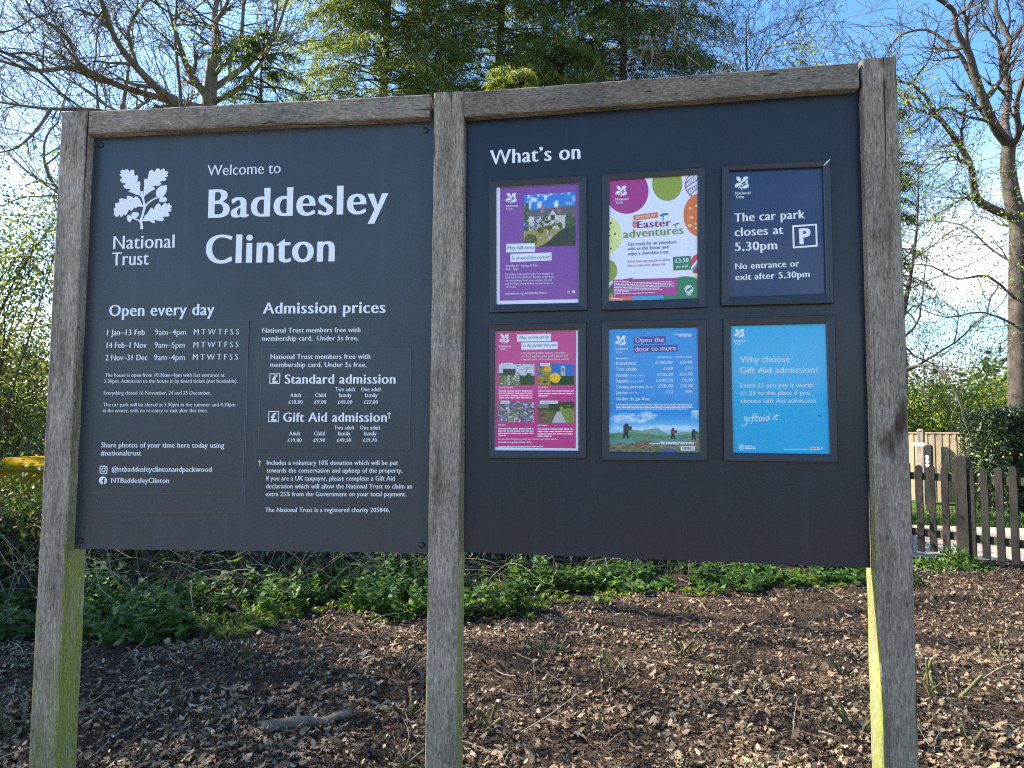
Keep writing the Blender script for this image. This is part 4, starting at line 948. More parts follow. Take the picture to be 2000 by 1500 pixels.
for k in range(850):
    x = r.uniform(-7, 4.2); y = float(bed_edge(x)) + r.uniform(.25, 2.2)
    if x / y > .53: continue
    z = float(ground_h(x, y)); a = r.uniform(-2.6, -.5) if r.random() < .7 else r.random() * 6.28; l = r.uniform(.4, 1.6); h = r.uniform(.10, .6); bend = r.normal() * .9; pts = []
    for j in range(8):
        t = j / 7; pts.append((x + math.cos(a + bend * t) * l * t * .8 + .008 * r.normal(), y + math.sin(a + bend * t) * l * t * .45 + .008 * r.normal(), z + h * math.sin(min(1, t * 1.1) * 2.6) + .008 * r.normal()))
    w = r.uniform(.0015, .0045); tb.tube(smooth_line(pts, 2), list(np.linspace(w, w * .5, 15)), 4, int(r.random() < .55))
o = tb.build('bramble_stems', [principled('dead_bramble', (.42, .32, .22), .8, .2), principled('bramble_stem', (.12, .09, .06), .8, .2)]); tag(o, 'tangled dead bramble stems arching over the bank', None, None, 'stuff')

# ------------------------------------------------------------------ road, verge and fences on the right
def sheet(name, pts, z, mat, label):
    o = mesh_from(name, [(x, y, z) for x, y in pts], [tuple(range(len(pts)))], mat); tag(o, label, None, None, 'structure'); return o
tar = principled('worn_tarmac', rough=.9, spec=.2); _n = noise(tar, 60, 6); setc(tar, ramp(tar, [(.3, (.25, .21, .165)), (.7, (.43, .37, .295))], _n)); bump(tar, _n, .3, .004)
Q = [on_ground(1700, 1112), on_ground(2300, 1160), on_ground(2300, 1030), on_ground(1700, 985)]
sheet('road', [(5.0, 8.55), (30, 2.5), (30, 7.2), (6.2, 11.6), (4.2, 12.4), (3.8, 9.2)], .004, tar, 'pale worn tarmac drive behind the picket fence')
gvl = principled('pale_gravel', rough=.95, spec=.15); _n = noise(gvl, 90, 5); setc(gvl, ramp(gvl, [(.3, (.13, .11, .085)), (.7, (.25, .215, .17))], _n)); bump(gvl, _n, .5, .006)
sheet('bounce_gravel', [(-30, -14), (30, -14), (30, 1.7), (2.2, 1.75), (-1, 1.9), (-30, 2.0)], .05, gvl, 'unseen pale gravel added in front of the board for bounced light')  # unseen ground sheet added to bounce warm light onto the board
sheet('path', [(5.6, 13.6), (8.6, 12.95), (8.6, 13.4), (5.6, 14.2)], .006, tar, 'strip of pale path in front of the board fence')
def quadgrass(n, place, hmin, hmax, mat, name, label):
    P = place(n); z = ground_h(P[:, 0], P[:, 1]); D = np.column_stack([r.normal(size=len(P)) * .35, r.normal(size=len(P)) * .35, np.ones(len(P))])
    V, Fq = leaves(np.column_stack([P, z]), D, r.uniform(hmin, hmax, len(P)), .012, LEAF4, r)
    o = mesh_from(name, V, Fq, mat); tag(o, label, None, None, 'stuff')
grassm = leaf_mat('grass_blades', [(.05, .10, .02), (.09, .16, .03), (.15, .22, .05)], .4)
quadgrass(9000, lambda n: np.column_stack([r.uniform(5.5, 13, n), r.uniform(0, 1, n)]) @ np.array([[1, -.24], [0, 2.4]]) + (0, 13.2), .05, .16, grassm, 'verge_grass', 'sunlit rough grass verge beyond the drive')

pick_m = oak('picket_timber', 2, 0, .13, 9); moss_m = oak('picket_rail_timber', 0, 0, .17, 10)
_b = moss_m.node_tree.nodes['Principled BSDF'].inputs['Base Color'].links[0].from_socket
_g = N(moss_m, 'ShaderNodeNewGeometry'); _s = N(moss_m, 'ShaderNodeSeparateXYZ'); moss_m.node_tree.links.new(_g.outputs['Normal'], _s.inputs['Vector'])
setc(moss_m, mixc(moss_m, math_(moss_m, 'MULTIPLY', maprange(moss_m, _s.outputs['Z'], -.1, .6, .25, 1), maprange(moss_m, noise(moss_m, 6, 4), .35, .55), True), _b, (.13, .15, .03)))
A, B = Vector((4.75, 8.95, 0)), Vector((7.4, 4.9, 0)); fd = (B - A).normalized(); fn = Vector((-fd.y, fd.x, 0)); fn = fn if fn.y < 0 else -fn
pf = thing('picket_fence', 'mossy dark brown picket fence with rounded tops along the drive', 'fence', A)
up = Vector((0, 0, 1))
def picket(p, h, w, th, name, top_r, mat, z0=.09):
    mb = MB(); prof = [(-w / 2, z0), (w / 2, z0), (w / 2, h - top_r)] + [(w / 2 * math.cos(R(k * 30)), h - top_r + top_r * math.sin(R(k * 30))) for k in range(1, 6)] + [(-w / 2, h - top_r)]
    a = [p + fd * x + up * z + fn * th / 2 for x, z in prof]; b = [q - fn * th for q in a]; n = len(a)
    mb.add(a + b, [tuple(range(n)), tuple(range(2 * n - 1, n - 1, -1))] + [(k, n + k, n + (k + 1) % n, (k + 1) % n) for k in range(n)]); return mb.build(name, mat, pf)
rr = random.Random(5); pos = .02; L_ = (B - A).length; post_at = .93
while pos < L_:
    p = A + fd * pos
    if abs(pos - post_at) < .09: pos += .143; continue
    fd_ = fd.copy(); fd.z = rr.gauss(0, .022); picket(p + fn * .03, 1.13 + rr.uniform(-.025, .02), .078, .02, 'picket', .04, pick_m, rr.uniform(.05, .1)); fd = fd_; pos += .143 + rr.uniform(-.008, .008)
for s_ in (post_at, post_at + 1.9): picket(A + fd * s_ + fn * .0, 1.24, .13, .12, 'fence_post', .05, pick_m, -.2)
for h in (.98, .30):
    for s0, s1 in ((-.1, post_at - .066), (post_at + .066, post_at + 1.83)):
        mb = MB(); a, b = A + fd * s0 + up * h - fn * .012, A + fd * s1 + up * h - fn * .012; mb.box((a + b) / 2, (b - a) / 2, fn * .027, up * .043); mb.build('fence_rail', moss_m, pf)
# weeds at the foot of the fence post
def clump(px, py, n, sp, h, mat, name, label, cat, z=None, s0=.03, s1=.07):
    c = on_ground(px, py); c.z = float(ground_h(c.x, c.y)); P = np.array(c)[None] + r.normal(size=(n, 3)) * (sp, sp, 0); P[:, 2] = ground_h(P[:, 0], P[:, 1]) + r.random(n) ** .8 * h * np.exp(-((P[:, 0] - c.x) ** 2 + (P[:, 1] - c.y) ** 2) / (2 * sp * sp))
    V, Fq = leaves(P, r.normal(size=(n, 3)) + (0, 0, .3), r.uniform(s0, s1, n), r.uniform(s0, s1, n) * .55, HEART, r); o = mesh_from(name, V, Fq, mat, None, c); tag(o, label, cat, 'weed clumps along the foot of the fence'); return o
clump(1868, 1108, 600, .16, .24, nettle, 'weed_clump', 'leafy green weeds at the foot of the picket fence post', 'plant')
clump(1800, 1108, 220, .12, .11, nettle, 'weed_clump', 'small green weeds under the pickets beside the right post', 'plant')
clump(1770, 1138, 120, .08, .22, nettle, 'weed_clump', 'little green weed against the edge of the right post', 'plant')
# close board fence and gate post
cb = principled('larch_boards', rough=.85, spec=.2); _f = noise(cb, 6, 7, (30, 30, 1.6)); _i = N(cb, 'ShaderNodeNewGeometry').outputs['Random Per Island']
_c = mixc(cb, 1.0, ramp(cb, [(.3, (.28, .22, .14)), (.7, (.47, .39, .265))], _f), ramp(cb, [(0, (.72, .72, .72)), (1, (1.05, 1.0, .95))], _i), 'MULTIPLY'); setc(cb, _c); bump(cb, _f, .3, .004)
c0, c1 = at_depth(1772, 985, 15.4), at_depth(1935, 985, 14.2); c0.z = c1.z = 0
bf = thing('board_fence', 'tall pale close-board timber fence beyond the drive', 'fence', c0); bd = (c1 - c0).normalized(); bn = Vector((bd.y, -bd.x, 0)); Lb = (c1 - c0).length; mb = MB(); s_ = 0; k = 0
while s_ < Lb:
    p = c0 + bd * s_ + bn * (.0 if k % 2 else .012); hh = 1.44 + rr.uniform(-.01, .01); mb.box(p + up * (.06 + hh / 2), bd * .036, bn * .008, up * hh / 2); s_ += .069; k += 1
mb.build('boards', cb, bf)
mb = MB(); mb.box((c0 + c1) / 2 + up * 1.515 + bn * .002, (c1 - c0) / 2, bn * .03, up * .014); mb.build('capping', cb, bf)
p = at_depth(1803, 985, 14.9); p.z = 0
gp = MB(); gp.box(p + up * .78, bd * .06, bn * .06, up * .78); gp.tube([p + up * 1.56, p + up * 1.6], [.08, .05], 8); o = gp.build('gate_post', oak('gate_post_timber', 2, 0, 1.0, 12), None, p); tag(o, 'thick pale timber gate post standing before the board fence', 'post')
p2 = at_depth(1795, 868, 14.6); mb = MB(); mb.box(p2, bd * .11, bn * .006, up * .035); o = mb.build('white_plate', principled('white_enamel', (.8, .8, .78), .4), None, p2); tag(o, 'small white strip sign fixed across the gate post', 'sign')
# black waymark post with three discs
p = at_depth(1818, 994, 13.6); p.z = 0
wp = thing('waymark_post', 'black waymarker post with three white discs before the board fence', 'post', p)
mb = MB(); ww = .054; mb.box(p + up * .63, bd * ww, bn * ww, up * .63); mb.add([p + bd * a * ww + bn * b * ww + up * 1.26 for a, b in ((-1, -1), (1, -1), (1, 1), (-1, 1))] + [p + up * 1.30], [(0, 1, 4), (1, 2, 4), (2, 3, 4), (3, 0, 4)]); mb.build('post_body', principled('black_recycled_plastic', (.016, .017, .018), .5), wp)
for h in (1.045, .965, .885):
    mb = MB(); q = p + up * h + Vector((-.0, -.0, 0)); nn = -bn if bn.y > 0 else bn; q = q + nn * (ww + .003) - bd * .015
    mb.add([q + bd * .035 * math.cos(2 * math.pi * k / 16) + up * .035 * math.sin(2 * math.pi * k / 16) for k in range(16)], [tuple(range(16))]); mb.build('disc', principled('white_enamel', (.8, .8, .78), .4), wp)
# ------------------------------------------------------------------ trees
def tree_branch(tb, p, d, L, rad, lvl, r, tips, spec):
    n = max(3, int(4 + L * spec.get('seg', 2))); pts = [Vector(p)]; d = Vector(d).normalized(); ds = []
    for k in range(n):
        d = (d + Vector(r.normal(size=3)) * spec['wig'] + Vector((0, 0, spec['up'][min(lvl, len(spec['up']) - 1)]))).normalized(); pts.append(pts[-1] + d * (L / n)); ds.append(d.copy())
    rads = [max(spec['rmin'], rad * (1 - .62 * k / n)) for k in range(n + 1)]
    tb.tube(pts, rads, 8 if rad > .05 else (5 if rad > .02 else 3), 0, False)
    grow_on(tb, pts, ds, rads, L, lvl, r, tips, spec)
def grow_on(tb, pts, ds, rads, L, lvl, r, tips, spec, t0=.22):
    n = len(ds)
    if lvl <= 0: tips.append((pts[-1], ds[-1])); tips.append((pts[n // 2], ds[n // 2])); return
    for k in range(spec['kids'][min(lvl, len(spec['kids']) - 1)]):
        t = t0 + (1 - t0) * (k + r.random()) / spec['kids'][min(lvl, len(spec['kids']) - 1)]; i = min(n - 1, int(t * n)); f = t * n - i
        q = pts[i].lerp(pts[min(i + 1, len(pts) - 1)], f); b = ds[i]; s_ = b.orthogonal().normalized(); s_.rotate(__import__('mathutils').Quaternion(b, r.random() * 6.283))
        a = R(r.uniform(*spec['ang'])); nd = b * math.cos(a) + s_ * math.sin(a)
        tree_branch(tb, q, nd, L * r.uniform(*spec['len']), min(rads[i] * .75, rads[i] * r.uniform(.45, .75)), lvl - 1, r, tips, spec)
    tree_branch(tb, pts[-1], ds[-1], L * .55, rads[-1], lvl - 1, r, tips, spec)
def limb(tb, trace, r0, r1, n=9, sub=3):
    """a thick limb along traced points (px, py, distance)"""
    P = [at_depth(*t) for t in trace]; Q = [Vector(v) for v in smooth_line([tuple(p) for p in P], sub)]
    rads = list(np.linspace(r0 * .74, r1 * .62, len(Q))); tb.tube(Q, rads, n, 0, False); ds = [(Q[k + 1] - Q[k]).normalized() for k in range(len(Q) - 1)]
    return Q, ds, rads
bark_grey = bark_mat('grey_bark', (.04, .033, .027), (.115, .096, .078)); bark_dark = bark_mat('dark_bark', (.04, .032, .025), (.11, .09, .07), .3); bark_warm = bark_mat('warm_bark', (.09, .07, .05), (.23, .18, .135), .25)
def sprigs(tips, r, per, smin, smax, spread, mat, name, parent, wid=.55, tmpl=LEAF6, keep=1.0, droop=0.0):
    P = np.array([tuple(t[0]) for t in tips]); D = np.array([tuple(t[1]) for t in tips])
    k = r.random(len(P)) < keep; P, D = np.repeat(P[k], per, 0), np.repeat(D[k], per, 0)
    P = P + r.normal(size=P.shape) * spread; D = D * .5 + r.normal(size=P.shape) * .6 - np.array([0, 0, droop]); S = r.uniform(smin, smax, len(P))
    V, Fq = leaves(P, D, S, S * wid, tmpl, r); return mesh_from(name, V, Fq, mat, parent)
# the bare oak behind the left panel
r = np.random.default_rng(101)
OAK = dict(wig=.17, up=[.02, .03, .03, .03, .03], rmin=.006, kids=[0, 5, 6, 6, 6], ang=(28, 68), len=(.42, .72), seg=2.2)
D1 = 16.0
root = thing('bare_oak', 'large spreading bare oak with crooked limbs behind the left panel', 'tree', at_depth(412, 842, D1).xy.to_3d()); tb, cr, tips = MB(), MB(), []
limb(tb, [(412, 1000, D1), (412, 600, D1), (410, 300, D1), (409, 200, D1), (415, 120, D1)], .42, .20, 12)
for tr, r0, r1, lv in (([(415, 130, 16), (425, 80, 16.2), (418, 30, 16.6), (440, -60, 17)], .17, .08, 3), ([(405, 190, 16), (370, 140, 15.6), (352, 90, 15.3), (330, 20, 15)], .13, .05, 3), ([(400, 215, 16), (330, 190, 15.2), (270, 135, 14.8), (225, 75, 14.5), (195, -10, 14)], .16, .07, 3),
    ([(395, 225, 16), (340, 200, 15.5), (240, 170, 15), (150, 133, 14.5), (75, 138, 14), (0, 118, 13.6)], .13, .045, 3), ([(412, 175, 16), (450, 150, 16.4), (500, 110, 16.8), (540, 60, 17), (560, 0, 17.2)], .12, .05, 3), ([(415, 200, 16), (470, 170, 15.6), (525, 95, 15.4), (540, 20, 15.2)], .09, .04, 3),
    ([(230, 165, 15), (165, 145, 14.8), (140, 90, 14.6), (110, 55, 14.4), (60, 20, 14.2), (45, -30, 14)], .07, .03, 3), ([(270, 135, 14.8), (250, 60, 15.2), (285, 0, 15.6)], .07, .04, 3), ([(410, 230, 16), (330, 235, 15), (180, 215, 14.4), (90, 212, 14), (0, 200, 13.5)], .10, .03, 3), ([(100, 212, 14), (70, 255, 13.8), (30, 290, 13.6), (-20, 300, 13.4)], .05, .02, 2), ([(415, 150, 16), (465, 90, 15.2), (475, 20, 15), (480, -40, 14.8)], .08, .04, 3)):
    Q, ds, rd = limb(tb, tr, r0, r1, 8); n = len(ds)
    grow_on(cr, Q, ds, rd, (Q[-1] - Q[0]).length * .42, lv, r, tips, OAK, .12)
tb.build('trunk', bark_warm, root, smooth=True); cr.build('crown', bark_warm, root)
sprigs(tips, r, 1, .03, .06, .05, leaf_mat('bursting_buds', [(.16, .13, .05), (.20, .20, .07), (.18, .12, .06)], .3), 'buds', root, .5, LEAF4, .35)
# slender sapling in fresh leaf in front of it
r = np.random.default_rng(103); root = thing('sapling', 'slender upright sapling with fresh lime leaves before the bare oak', 'tree', at_depth(352, 842, 9.5).xy.to_3d()); tb, tips = MB(), []
SAP = dict(wig=.07, up=[.06, .08, .1], rmin=.004, kids=[0, 3, 4], ang=(18, 45), len=(.35, .6), seg=2.5)
Q, ds, rd = limb(tb, [(356, 1000, 9.5), (356, 500, 9.5), (354, 220, 9.5), (346, 120, 9.5), (342, 60, 9.5), (350, -60, 9.5)], .05, .018, 7)
grow_on(tb, Q, ds, rd, 1.9, 2, r, tips, SAP, .5); tb.build('trunk', bark_dark, root)
lime = leaf_mat('lime_leaves', [(.15, .23, .05), (.21, .29, .07), (.28, .34, .10)], .5)
for (px, py) in ((345, 20), (352, 60), (375, 20), (360, 120), (480, 50), (478, 90), (300, 205), (372, 178), (545, 130)):
    c = at_depth(px, py, 9.5); tips += [(c + Vector(r.normal(size=3)) * .12, Vector((0, 0, 1))) for _ in range(9)]
sprigs(tips, r, 4, .025, .055, .06, lime, 'leaves', root, .6, LEAF6, .55)
# dark yews
def yew(label, px, d, h, rad, seed, cols, nl, z0=3.0, trunk_px=None, lean=0, sprays=26, name='yew_tree', squash=.62):
    r = np.random.default_rng(seed); c = at_depth(px, 842, d); c.z = 0; root = thing(name, label, 'tree', c, 'evergreens behind the board'); tb = MB(); PP, DD = [], []
    tr = [c + Vector((lean * t + .15 * math.sin(t * 9 + seed), .1 * math.cos(t * 7), h * t)) for t in np.linspace(0, 1, 12)]; tb.tube(tr, list(np.linspace(.011 * h, .0015 * h, 12)), 9, 0, False)
    for k in range(nl):
        z = z0 + (h - z0) * r.random() ** .85; t = z / h; o = tr[min(10, int(t * 11))]; a = r.random() * 6.283; l = rad * (1.08 - .72 * t) * r.uniform(.55, 1.1); d_ = Vector((math.cos(a), math.sin(a), r.uniform(.1, .5))); p = Vector((o.x, o.y, z)); pts = [p]
        for j in range(7):
            d_ = (d_ + Vector((r.normal() * .1, r.normal() * .1, -.13))).normalized(); p = p + d_ * l / 7; pts.append(p)
        w = .018 + .018 * l / rad; tb.tube([Vector((q.x, c.y + (q.y - c.y) * squash, q.z)) for q in pts], list(np.linspace(w, .006, 8)), 4, 0, False)
        for j in range(2, 8):
            for s_ in range(3):
                b = pts[j]; sa = a + r.choice([-1, 1]) * r.uniform(.5, 1.3); sd = np.array([math.cos(sa), math.sin(sa), r.uniform(-.45, .1)]); sl = l * r.uniform(.10, .24) ; u = r.random(sprays)
                P = np.array(b)[None] + sd[None] * (u * sl)[:, None] + np.array([0, 0, -1.0]) * (u ** 1.6 * sl * .45)[:, None] + r.normal(size=(sprays, 3)) * .05 * d / 18
                PP.append(P); DD.append(np.tile(sd * .5 + np.array([0, 0, -.9]), (sprays, 1)) + r.normal(size=(sprays, 3)) * .55)
    tb.build('trunk', bark_dark, root); P, D = np.concatenate(PP), np.concatenate(DD); n = len(P)
    P[:, 1] = c.y + (P[:, 1] - c.y) * squash; V, Fq = leaves(P, D, r.uniform(.08, .20, n) * d / 20, r.uniform(.014, .032, n) * d / 20, LEAF4, r); mesh_from('crown', V, Fq, leaf_mat('yew_needles_%d' % seed, cols, .5, .5, .3), root)
YD = [(.028, .052, .02), (.05, .084, .028), (.08, .118, .033), (.13, .165, .045)]; YY = [(.075, .105, .025), (.12, .16, .04), (.19, .225, .05), (.30, .32, .08)]
yew('tall dark yew with drooping sprays behind the top of the left panel', 745, 26.0, 27, 7.8, 201, YD[1:] + YY[1:], 330, 13.4)
yew('yellow green yew directly above the centre of the board', 970, 27.0, 28, 7.6, 202, YY, 320, 13.8)
yew('dark green yew with a bare trunk showing above the right panel', 1215, 27.5, 28, 7.6, 203, YD + YY[1:], 330, 13.2)
yew('small dark young yew low in front of the bare oak', 500, 13.0, 9.2, 2.5, 204, YD, 46, 5.6, sprays=18)
yew('bushy golden young yew peeping over the rail beside the centre post', 1010, 15.0, 9.6, 1.7, 205, YY, 60, 7.3, sprays=20)
# bare tree above the right panel
def bare(label, px, d, h, rad, seed, spec, lv, z_first, nl, mat, leaf=None, lean=0.0, crown_l=None, keep=.5, per=2, name='bare_tree', ls=(.03, .06)):
    r = np.random.default_rng(seed); c = at_depth(px, 842, d); c.z = 0; root = thing(name, label, 'tree', c, 'bare trees around the board'); tb, cr, tips = MB(), MB(), []
    Q = [c + Vector((lean * t + .2 * math.sin(t * 6 + seed), .2 * math.cos(t * 5 + seed), h * t)) for t in np.linspace(0, 1, 14)]; rd = list(np.linspace(rad, rad * .05, 14)); tb.tube(Q, rd, 9, 0, False)
    for k in range(nl):
        t = z_first + (.97 - z_first) * (k + r.random()) / nl; i = min(12, int(t * 13)); a = k * 2.4 + r.normal() * .4; l = (crown_l or h * .38) * (1.15 - .65 * t)
        tree_branch(cr, Q[i], (math.cos(a), math.sin(a), r.uniform(.25, .8)), l, rd[i] * .5, lv, r, tips, spec)
    tb.build('trunk', mat, root, smooth=True); cr.build('crown', mat, root)
    if leaf: sprigs(tips, r, per, *ls, .06, leaf, 'leaves', root, .6, LEAF6, keep)
    return root
fresh = leaf_mat('fresh_leaves', [(.12, .19, .04), (.19, .27, .06), (.27, .34, .08)], .5)
bare('bare fine twigged tree above the right panel', 1480, 22, 15, .26, 301, OAK, 3, .35, 13, bark_grey)
bare('bare tree far behind the yews', 1330, 27, 17, .3, 302, OAK, 3, .35, 12, bark_grey)
bare('bare tree rising behind the bare oak at the left', 210, 25, 17, .3, 303, OAK, 3, .3, 13, bark_warm)
HAW = dict(wig=.2, up=[-.02, .0, .02, .02], rmin=.004, kids=[0, 4, 5, 5], ang=(30, 75), len=(.4, .7), seg=2.5)
bare('hawthorn just coming into pale leaf above the right end of the rail', 1640, 12.5, 8.6, .12, 304, HAW, 2, .45, 13, bark_grey, fresh, .3, 2.4, .7, 3, 'hawthorn')
bare('loose hawthorn in pale new leaf beside the right post', 1745, 12.0, 6.6, .08, 305, HAW, 2, .40, 24, bark_grey, fresh, .5, 2.0, .7, 5, 'hawthorn')
# the big bare tree at the right edge, its limbs traced
r = np.random.default_rng(111); D2 = 15.0
root = thing('bare_tree', 'big bare tree with a forked trunk at the right edge', 'tree', at_depth(2000, 842, D2).xy.to_3d(), 'bare trees around the board'); tb, cr, tips = MB(), MB(), []
limb(tb, [(2000, 985, D2), (1996, 860, D2), (1992, 740, D2), (1991, 560, D2), (1990, 440, D2), (1976, 380, D2), (1968, 320, D2), (1972, 275, D2)], .36, .20, 14, 4)
for tr, r0, r1, lv in (([(1970, 282, 15), (1945, 250, 14.8), (1925, 205, 14.6), (1905, 150, 14.5), (1893, 105, 14.4), (1868, 60, 14.3), (1862, 20, 14.2), (1820, -10, 14)], .15, .06, 3), ([(1974, 290, 15), (1962, 240, 15.4), (1970, 180, 15.8), (1960, 130, 16), (1972, 80, 16.2), (1945, 20, 16.4), (1950, -30, 16.6)], .13, .06, 3),
    ([(1990, 430, 15), (1955, 415, 14.7), (1915, 395, 14.4), (1903, 370, 14.2), (1896, 325, 14), (1875, 285, 13.8), (1850, 250, 13.6), (1828, 222, 13.5), (1805, 185, 13.4), (1780, 165, 13.3)], .13, .045, 3), ([(1920, 200, 14.6), (1880, 115, 14.8), (1850, 85, 15), (1810, 58, 15.2), (1760, 68, 15.4), (1740, 90, 15.6)], .07, .02, 3),
    ([(1968, 275, 15), (1935, 240, 14.2), (1890, 228, 13.8), (1840, 210, 13.4), (1790, 255, 13), (1765, 258, 12.8)], .05, .02, 3), ([(1975, 285, 15), (1990, 260, 14.4), (1985, 200, 14), (2010, 120, 13.6), (2015, 40, 13.2)], .10, .05, 3), ([(1990, 500, 15), (2040, 420, 15.4), (2080, 320, 15.8), (2090, 200, 16)], .13, .05, 3),
    ([(1990, 590, 15), (1930, 540, 14.4), (1870, 545, 14), (1820, 520, 13.6), (1770, 515, 13.4)], .04, .015, 3), ([(1992, 520, 15), (1940, 490, 15.6), (1880, 440, 16), (1800, 430, 16.4)], .04, .015, 3), ([(1993, 640, 15), (1920, 610, 14.6), (1850, 620, 14.2), (1790, 600, 14)], .035, .012, 3)):
    Q, ds, rd = limb(tb, tr, r0, r1, 8); grow_on(cr, Q, ds, rd, min(3.2, (Q[-1] - Q[0]).length * .4), lv - (r1 < .03), r, tips, OAK, .15)
tb.build('trunk', bark_grey, root, smooth=True); cr.build('crown', bark_grey, root)
# hanging evergreen bough beside the right post
yew('dark evergreen boughs hanging beside the right post', 1752, 13.5, 8.0, 1.5, 206, YD, 44, 4.0, sprays=13, name='holly_tree')
# hedge at right, clipped
hp0 = at_depth(1918, 842, 13.4); hc = Vector((hp0.x + 2.2, 13.4, 0)); hedge_cols = [(.014, .032, .014), (.022, .046, .018), (.035, .062, .022), (.06, .09, .03)]
hroot = thing('clipped_hedge', 'dense dark clipped hedge at the right edge beyond the drive', 'hedge', hc); r = np.random.default_rng(401)
n = 26000; P = r.random((n, 3)); s_ = r.integers(0, 3, n); P[s_ == 0, 1] = 0; P[s_ == 1, 2] = 1; P[(s_ == 2), 0] = 0
P = P * (4.4, 1.3, 1.92) + np.array(hc) - (2.2, .65, 0) + r.normal(size=(n, 3)) * .04; P[:, 2] = np.abs(P[:, 2])
V, Fq = leaves(P, r.normal(size=(n, 3)), r.uniform(.035, .075, n), r.uniform(.02, .04, n), LEAF6, r); mesh_from('foliage', V, Fq, leaf_mat('hedge_leaves', hedge_cols, .25, .4, .5), hroot)
mb = MB(); mb.box(hc + Vector((.05, .05, .93)), (2.1, 0, 0), (0, .58, 0), (0, 0, .9)); mb.build('hedge_core', principled('hedge_inside', (.012, .014, .008), .95, .1), hroot)  # solid dark box filling the hedge behind its leaves
# shrubs: a cloud of leaves on a frame of stems
def shrub(label, c, rx, ry, h, n, cols, seed, lo=.035, hi=.08, z0=.25, name='shrub', transl=.45, stems=26, clumps=40, tight=.22):
    r = np.random.default_rng(seed); c = Vector(c); c.z = float(ground_h(c.x, c.y)); root = thing(name, label, 'shrub', c, 'shrubs and bushes round the bed'); tb = MB(); K = []
    for k in range(stems):
        a = r.random() * 6.283; e = c + Vector((math.cos(a) * rx * r.uniform(.2, .95), math.sin(a) * ry * r.uniform(.2, .95), h * r.uniform(.55, 1))); m_ = c.lerp(e, .5) + Vector((r.normal() * .12, r.normal() * .12, h * .12)); q = smooth_line([tuple(c), tuple(m_), tuple(e)], 4)
        tb.tube(q, list(np.linspace(.012, .004, len(q))), 4, 0, False)
        for t in (3, 5, 6, 7, 8):
            s = Vector(q[t]); d = Vector((r.normal(), r.normal(), r.normal() * .6 + .2)).normalized() * r.uniform(.25, .6) * rx * .6; tb.tube([s, s + d * .5 + Vector((0, 0, .04)), s + d], [.006, .004, .0025], 3, 0, False); K += [s + d, s + d * .6, s]
    K = np.array([tuple(k) for k in K]); th = r.random(clumps) * 6.283; rr_ = np.sqrt(r.random(clumps)); zz = r.uniform(z0, 1, clumps); pr = np.sqrt(np.clip(1 - ((zz - .5) / .62) ** 2, .05, 1))
    K2 = np.column_stack([c.x + np.cos(th) * rx * rr_ * pr, c.y + np.sin(th) * ry * rr_ * pr, c.z + zz * h]); K = np.concatenate([K, K2]); i = r.integers(0, len(K), n); P = K[i] + r.normal(size=(n, 3)) * tight * (.5 + r.random((len(K), 1))[i])
    P[:, 2] = np.maximum(P[:, 2], c.z + .02); S = r.uniform(lo, hi, n); D = r.normal(size=(n, 3)) + (0, 0, -.15)
    V, Fq = leaves(P, D, S, S * .6, LEAF6, r); tb.build('stems', bark_grey, root); mesh_from('foliage', V, Fq, leaf_mat('shrub_leaves_%d' % seed, cols, transl, .45, .4), root); return root
G1 = [(.06, .10, .02), (.10, .15, .03), (.17, .22, .04), (.26, .31, .06)]; G2 = [(.03, .06, .015), (.05, .085, .02), (.09, .13, .03), (.15, .20, .04)]
G3 = [(.05, .08, .02), (.09, .12, .035), (.14, .17, .045), (.22, .25, .07)]; G4 = [(.12, .17, .03), (.20, .26, .045), (.30, .35, .06), (.40, .42, .09)]
gd = lambda px, d: (at_depth(px, 842, d).x, d, 0)
shrub('tall airy hawthorn in small pale leaf at the left edge', gd(-50, 7.6), 1.25, 1.0, 4.0, 7000, G3, 501, .03, .06, .42, 'hawthorn_bush', .5, 14, 70, .22)
shrub('yellow green bush half hiding the yellow bin left of the left post', gd(15, 10.2), 1.3, .8, 2.5, 10000, G3, 502, .03, .07, .15)
shrub('dark green undergrowth bush low beside the left post', gd(45, 6.6), .95, .5, .5, 3600, G2, 503, .025, .06, .1)
shrub('tangled thin bush low at the left edge of the bed', gd(-120, 6.2), 1.0, .5, .6, 3200, G2, 504, .025, .06, .1)
shrub('sunny yellow green thicket behind the board fence', gd(1850, 18.5), 2.6, 1.2, 2.75, 11000, G4, 505, .05, .10, .2, 'shrub', .6, 40, 90, .28)
shrub('brighter young bush above the end of the board fence', gd(1955, 17), 1.5, 1.0, 2.8, 4500, G4, 506, .05, .10, .2, 'shrub', .6, 26, 50, .26)
shrub('thin olive thicket behind the yellow green thicket', gd(1850, 24), 3.4, 1.5, 5.4, 3600, [(.13, .13, .06), (.18, .19, .08), (.24, .25, .10)], 507, .05, .10, .3, 'shrub', .5, 90, 80, .4)
shrub('dark evergreen bush on the bank under the middle of the board', (1.0, 9.4, 0), 1.8, .8, 1.3, 6500, G2[:3], 508, .03, .07, .05)
shrub('dark bush at the bank end under the right panel', (2.6, 9.8, 0), 1.1, .7, 1.2, 5000, G2[:3], 509, .03, .07, .05)
shrub('dark bush on the bank under the left panel', (-2.2, 8.6, 0), 1.8, .8, 1.4, 6000, G2[:3], 510, .03, .07, .05)
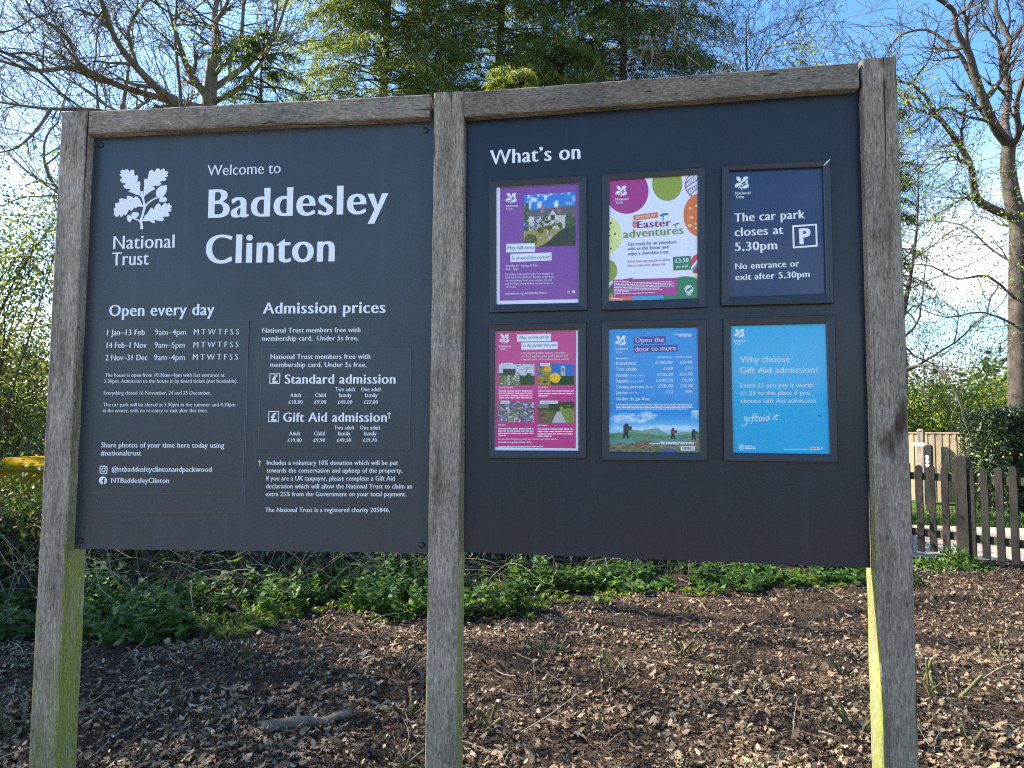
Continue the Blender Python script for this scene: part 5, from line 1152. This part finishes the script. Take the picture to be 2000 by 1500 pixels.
# yellow grit bin and dark timber fence glimpsed at the left
c = at_depth(120, 842, 8.9); c.z = float(ground_h(c.x, c.y)) - .35
gb = thing('grit_bin', 'yellow grit bin with a sloping lid glimpsed through the bushes', 'grit bin', c); yel = principled('yellow_plastic', (.30, .19, .006), .95, .05)
def frus(mb, c, w0, d0, w1, d1, z0, z1):
    mb.add([c + Vector((a * w, b * d, z)) for w, d, z in ((w0, d0, z0), (w1, d1, z1)) for a, b in ((-1, -1), (1, -1), (1, 1), (-1, 1))], [(3, 2, 1, 0), (4, 5, 6, 7), (0, 1, 5, 4), (1, 2, 6, 5), (2, 3, 7, 6), (3, 0, 4, 7)])
zt = at_depth(50, 918, 8.6).z - c.z
mb = MB(); frus(mb, c, .48, .32, .56, .40, .02, zt); mb.build('bin_body', principled('yellow_plastic_dull', (.24, .14, .010), .9, .1), gb)
mb = MB(); frus(mb, c, .60, .44, .60, .44, zt + .004, zt + .06); frus(mb, c + Vector((0, .03, 0)), .58, .42, .50, .30, zt + .064, zt + .15); mb.build('lid', yel, gb)
d0, d1 = at_depth(-200, 842, 16), at_depth(160, 842, 16.6); d0.z = d1.z = .6; zz = at_depth(40, 792, 16.3).z; mb = MB(); n = 40
for k in range(n):
    p = d0.lerp(d1, (k + .5) / n); e = (d1 - d0) / n / 2 * .96; mb.box((p.x, p.y + (k % 2) * .02, (.3 + zz) / 2), e, (0, .012, 0), (0, 0, (zz - .3) / 2))
o = mb.build('timber_fence', oak('dark_fence_timber', 2, 0, .28, 14), None, d0); tag(o, 'dark weathered timber fence behind the bushes at the left', 'fence')
# wood far behind, closing the view to the horizon, and an unseen tree belt added behind the viewer for the panel reflections
def belt(name, label, f, n, s0, s1, cols, seed):
    r = np.random.default_rng(seed); P = f(r, n); V, Fq = leaves(P, r.normal(size=(len(P), 3)), r.uniform(s0, s1, len(P)), r.uniform(s0, s1, len(P)) * .5, LEAF6, r); o = mesh_from(name, V, Fq, leaf_mat(name + '_leaves', cols, .3), None); tag(o, label, None, None, 'stuff')
def far_f(r, n):
    a = r.uniform(-1.1, 1.15, n); d = r.uniform(38, 60, n); top = 2.6 + 2.6 * vnoise(a * 14, a * 0, 1, 5) + 1.5 * vnoise(a * 50, a * 0, 1, 6); return np.column_stack([np.sin(a) * d, np.cos(a) * d, r.random(n) ** .8 * top])
belt('far_wood', 'distant green wood along the horizon', far_f, 26000, .3, .7, G2, 601)
def back_f(r, n):
    a = r.uniform(1.9, 4.4, n); d = r.uniform(14, 20, n); top = 1.2 + 2.0 * vnoise(a * 9, a * 0, 1, 7); return np.column_stack([np.sin(a) * d, np.cos(a) * d, r.random(n) * top])
belt('added_tree_belt', 'unseen leafy belt of trees added behind the viewer for the panel reflections', back_f, 14000, .3, .7, G2, 602)

r_shade = shrub('broad dense evergreen added out of view on the left to shade the bed', (-9.2, 6.6, 0), 1.7, 1.5, 6.7, 13000, G2[:3], 511, .08, .17, .3, 'added_shade_tree', .2, 40, 200, .3)  # unseen tree added to throw shade over the left of the bed
bare('tall bare tree standing to the left of the board, throwing streaky shade', -775, 11.5, 20, .32, 311, OAK, 3, .4, 13, bark_grey)
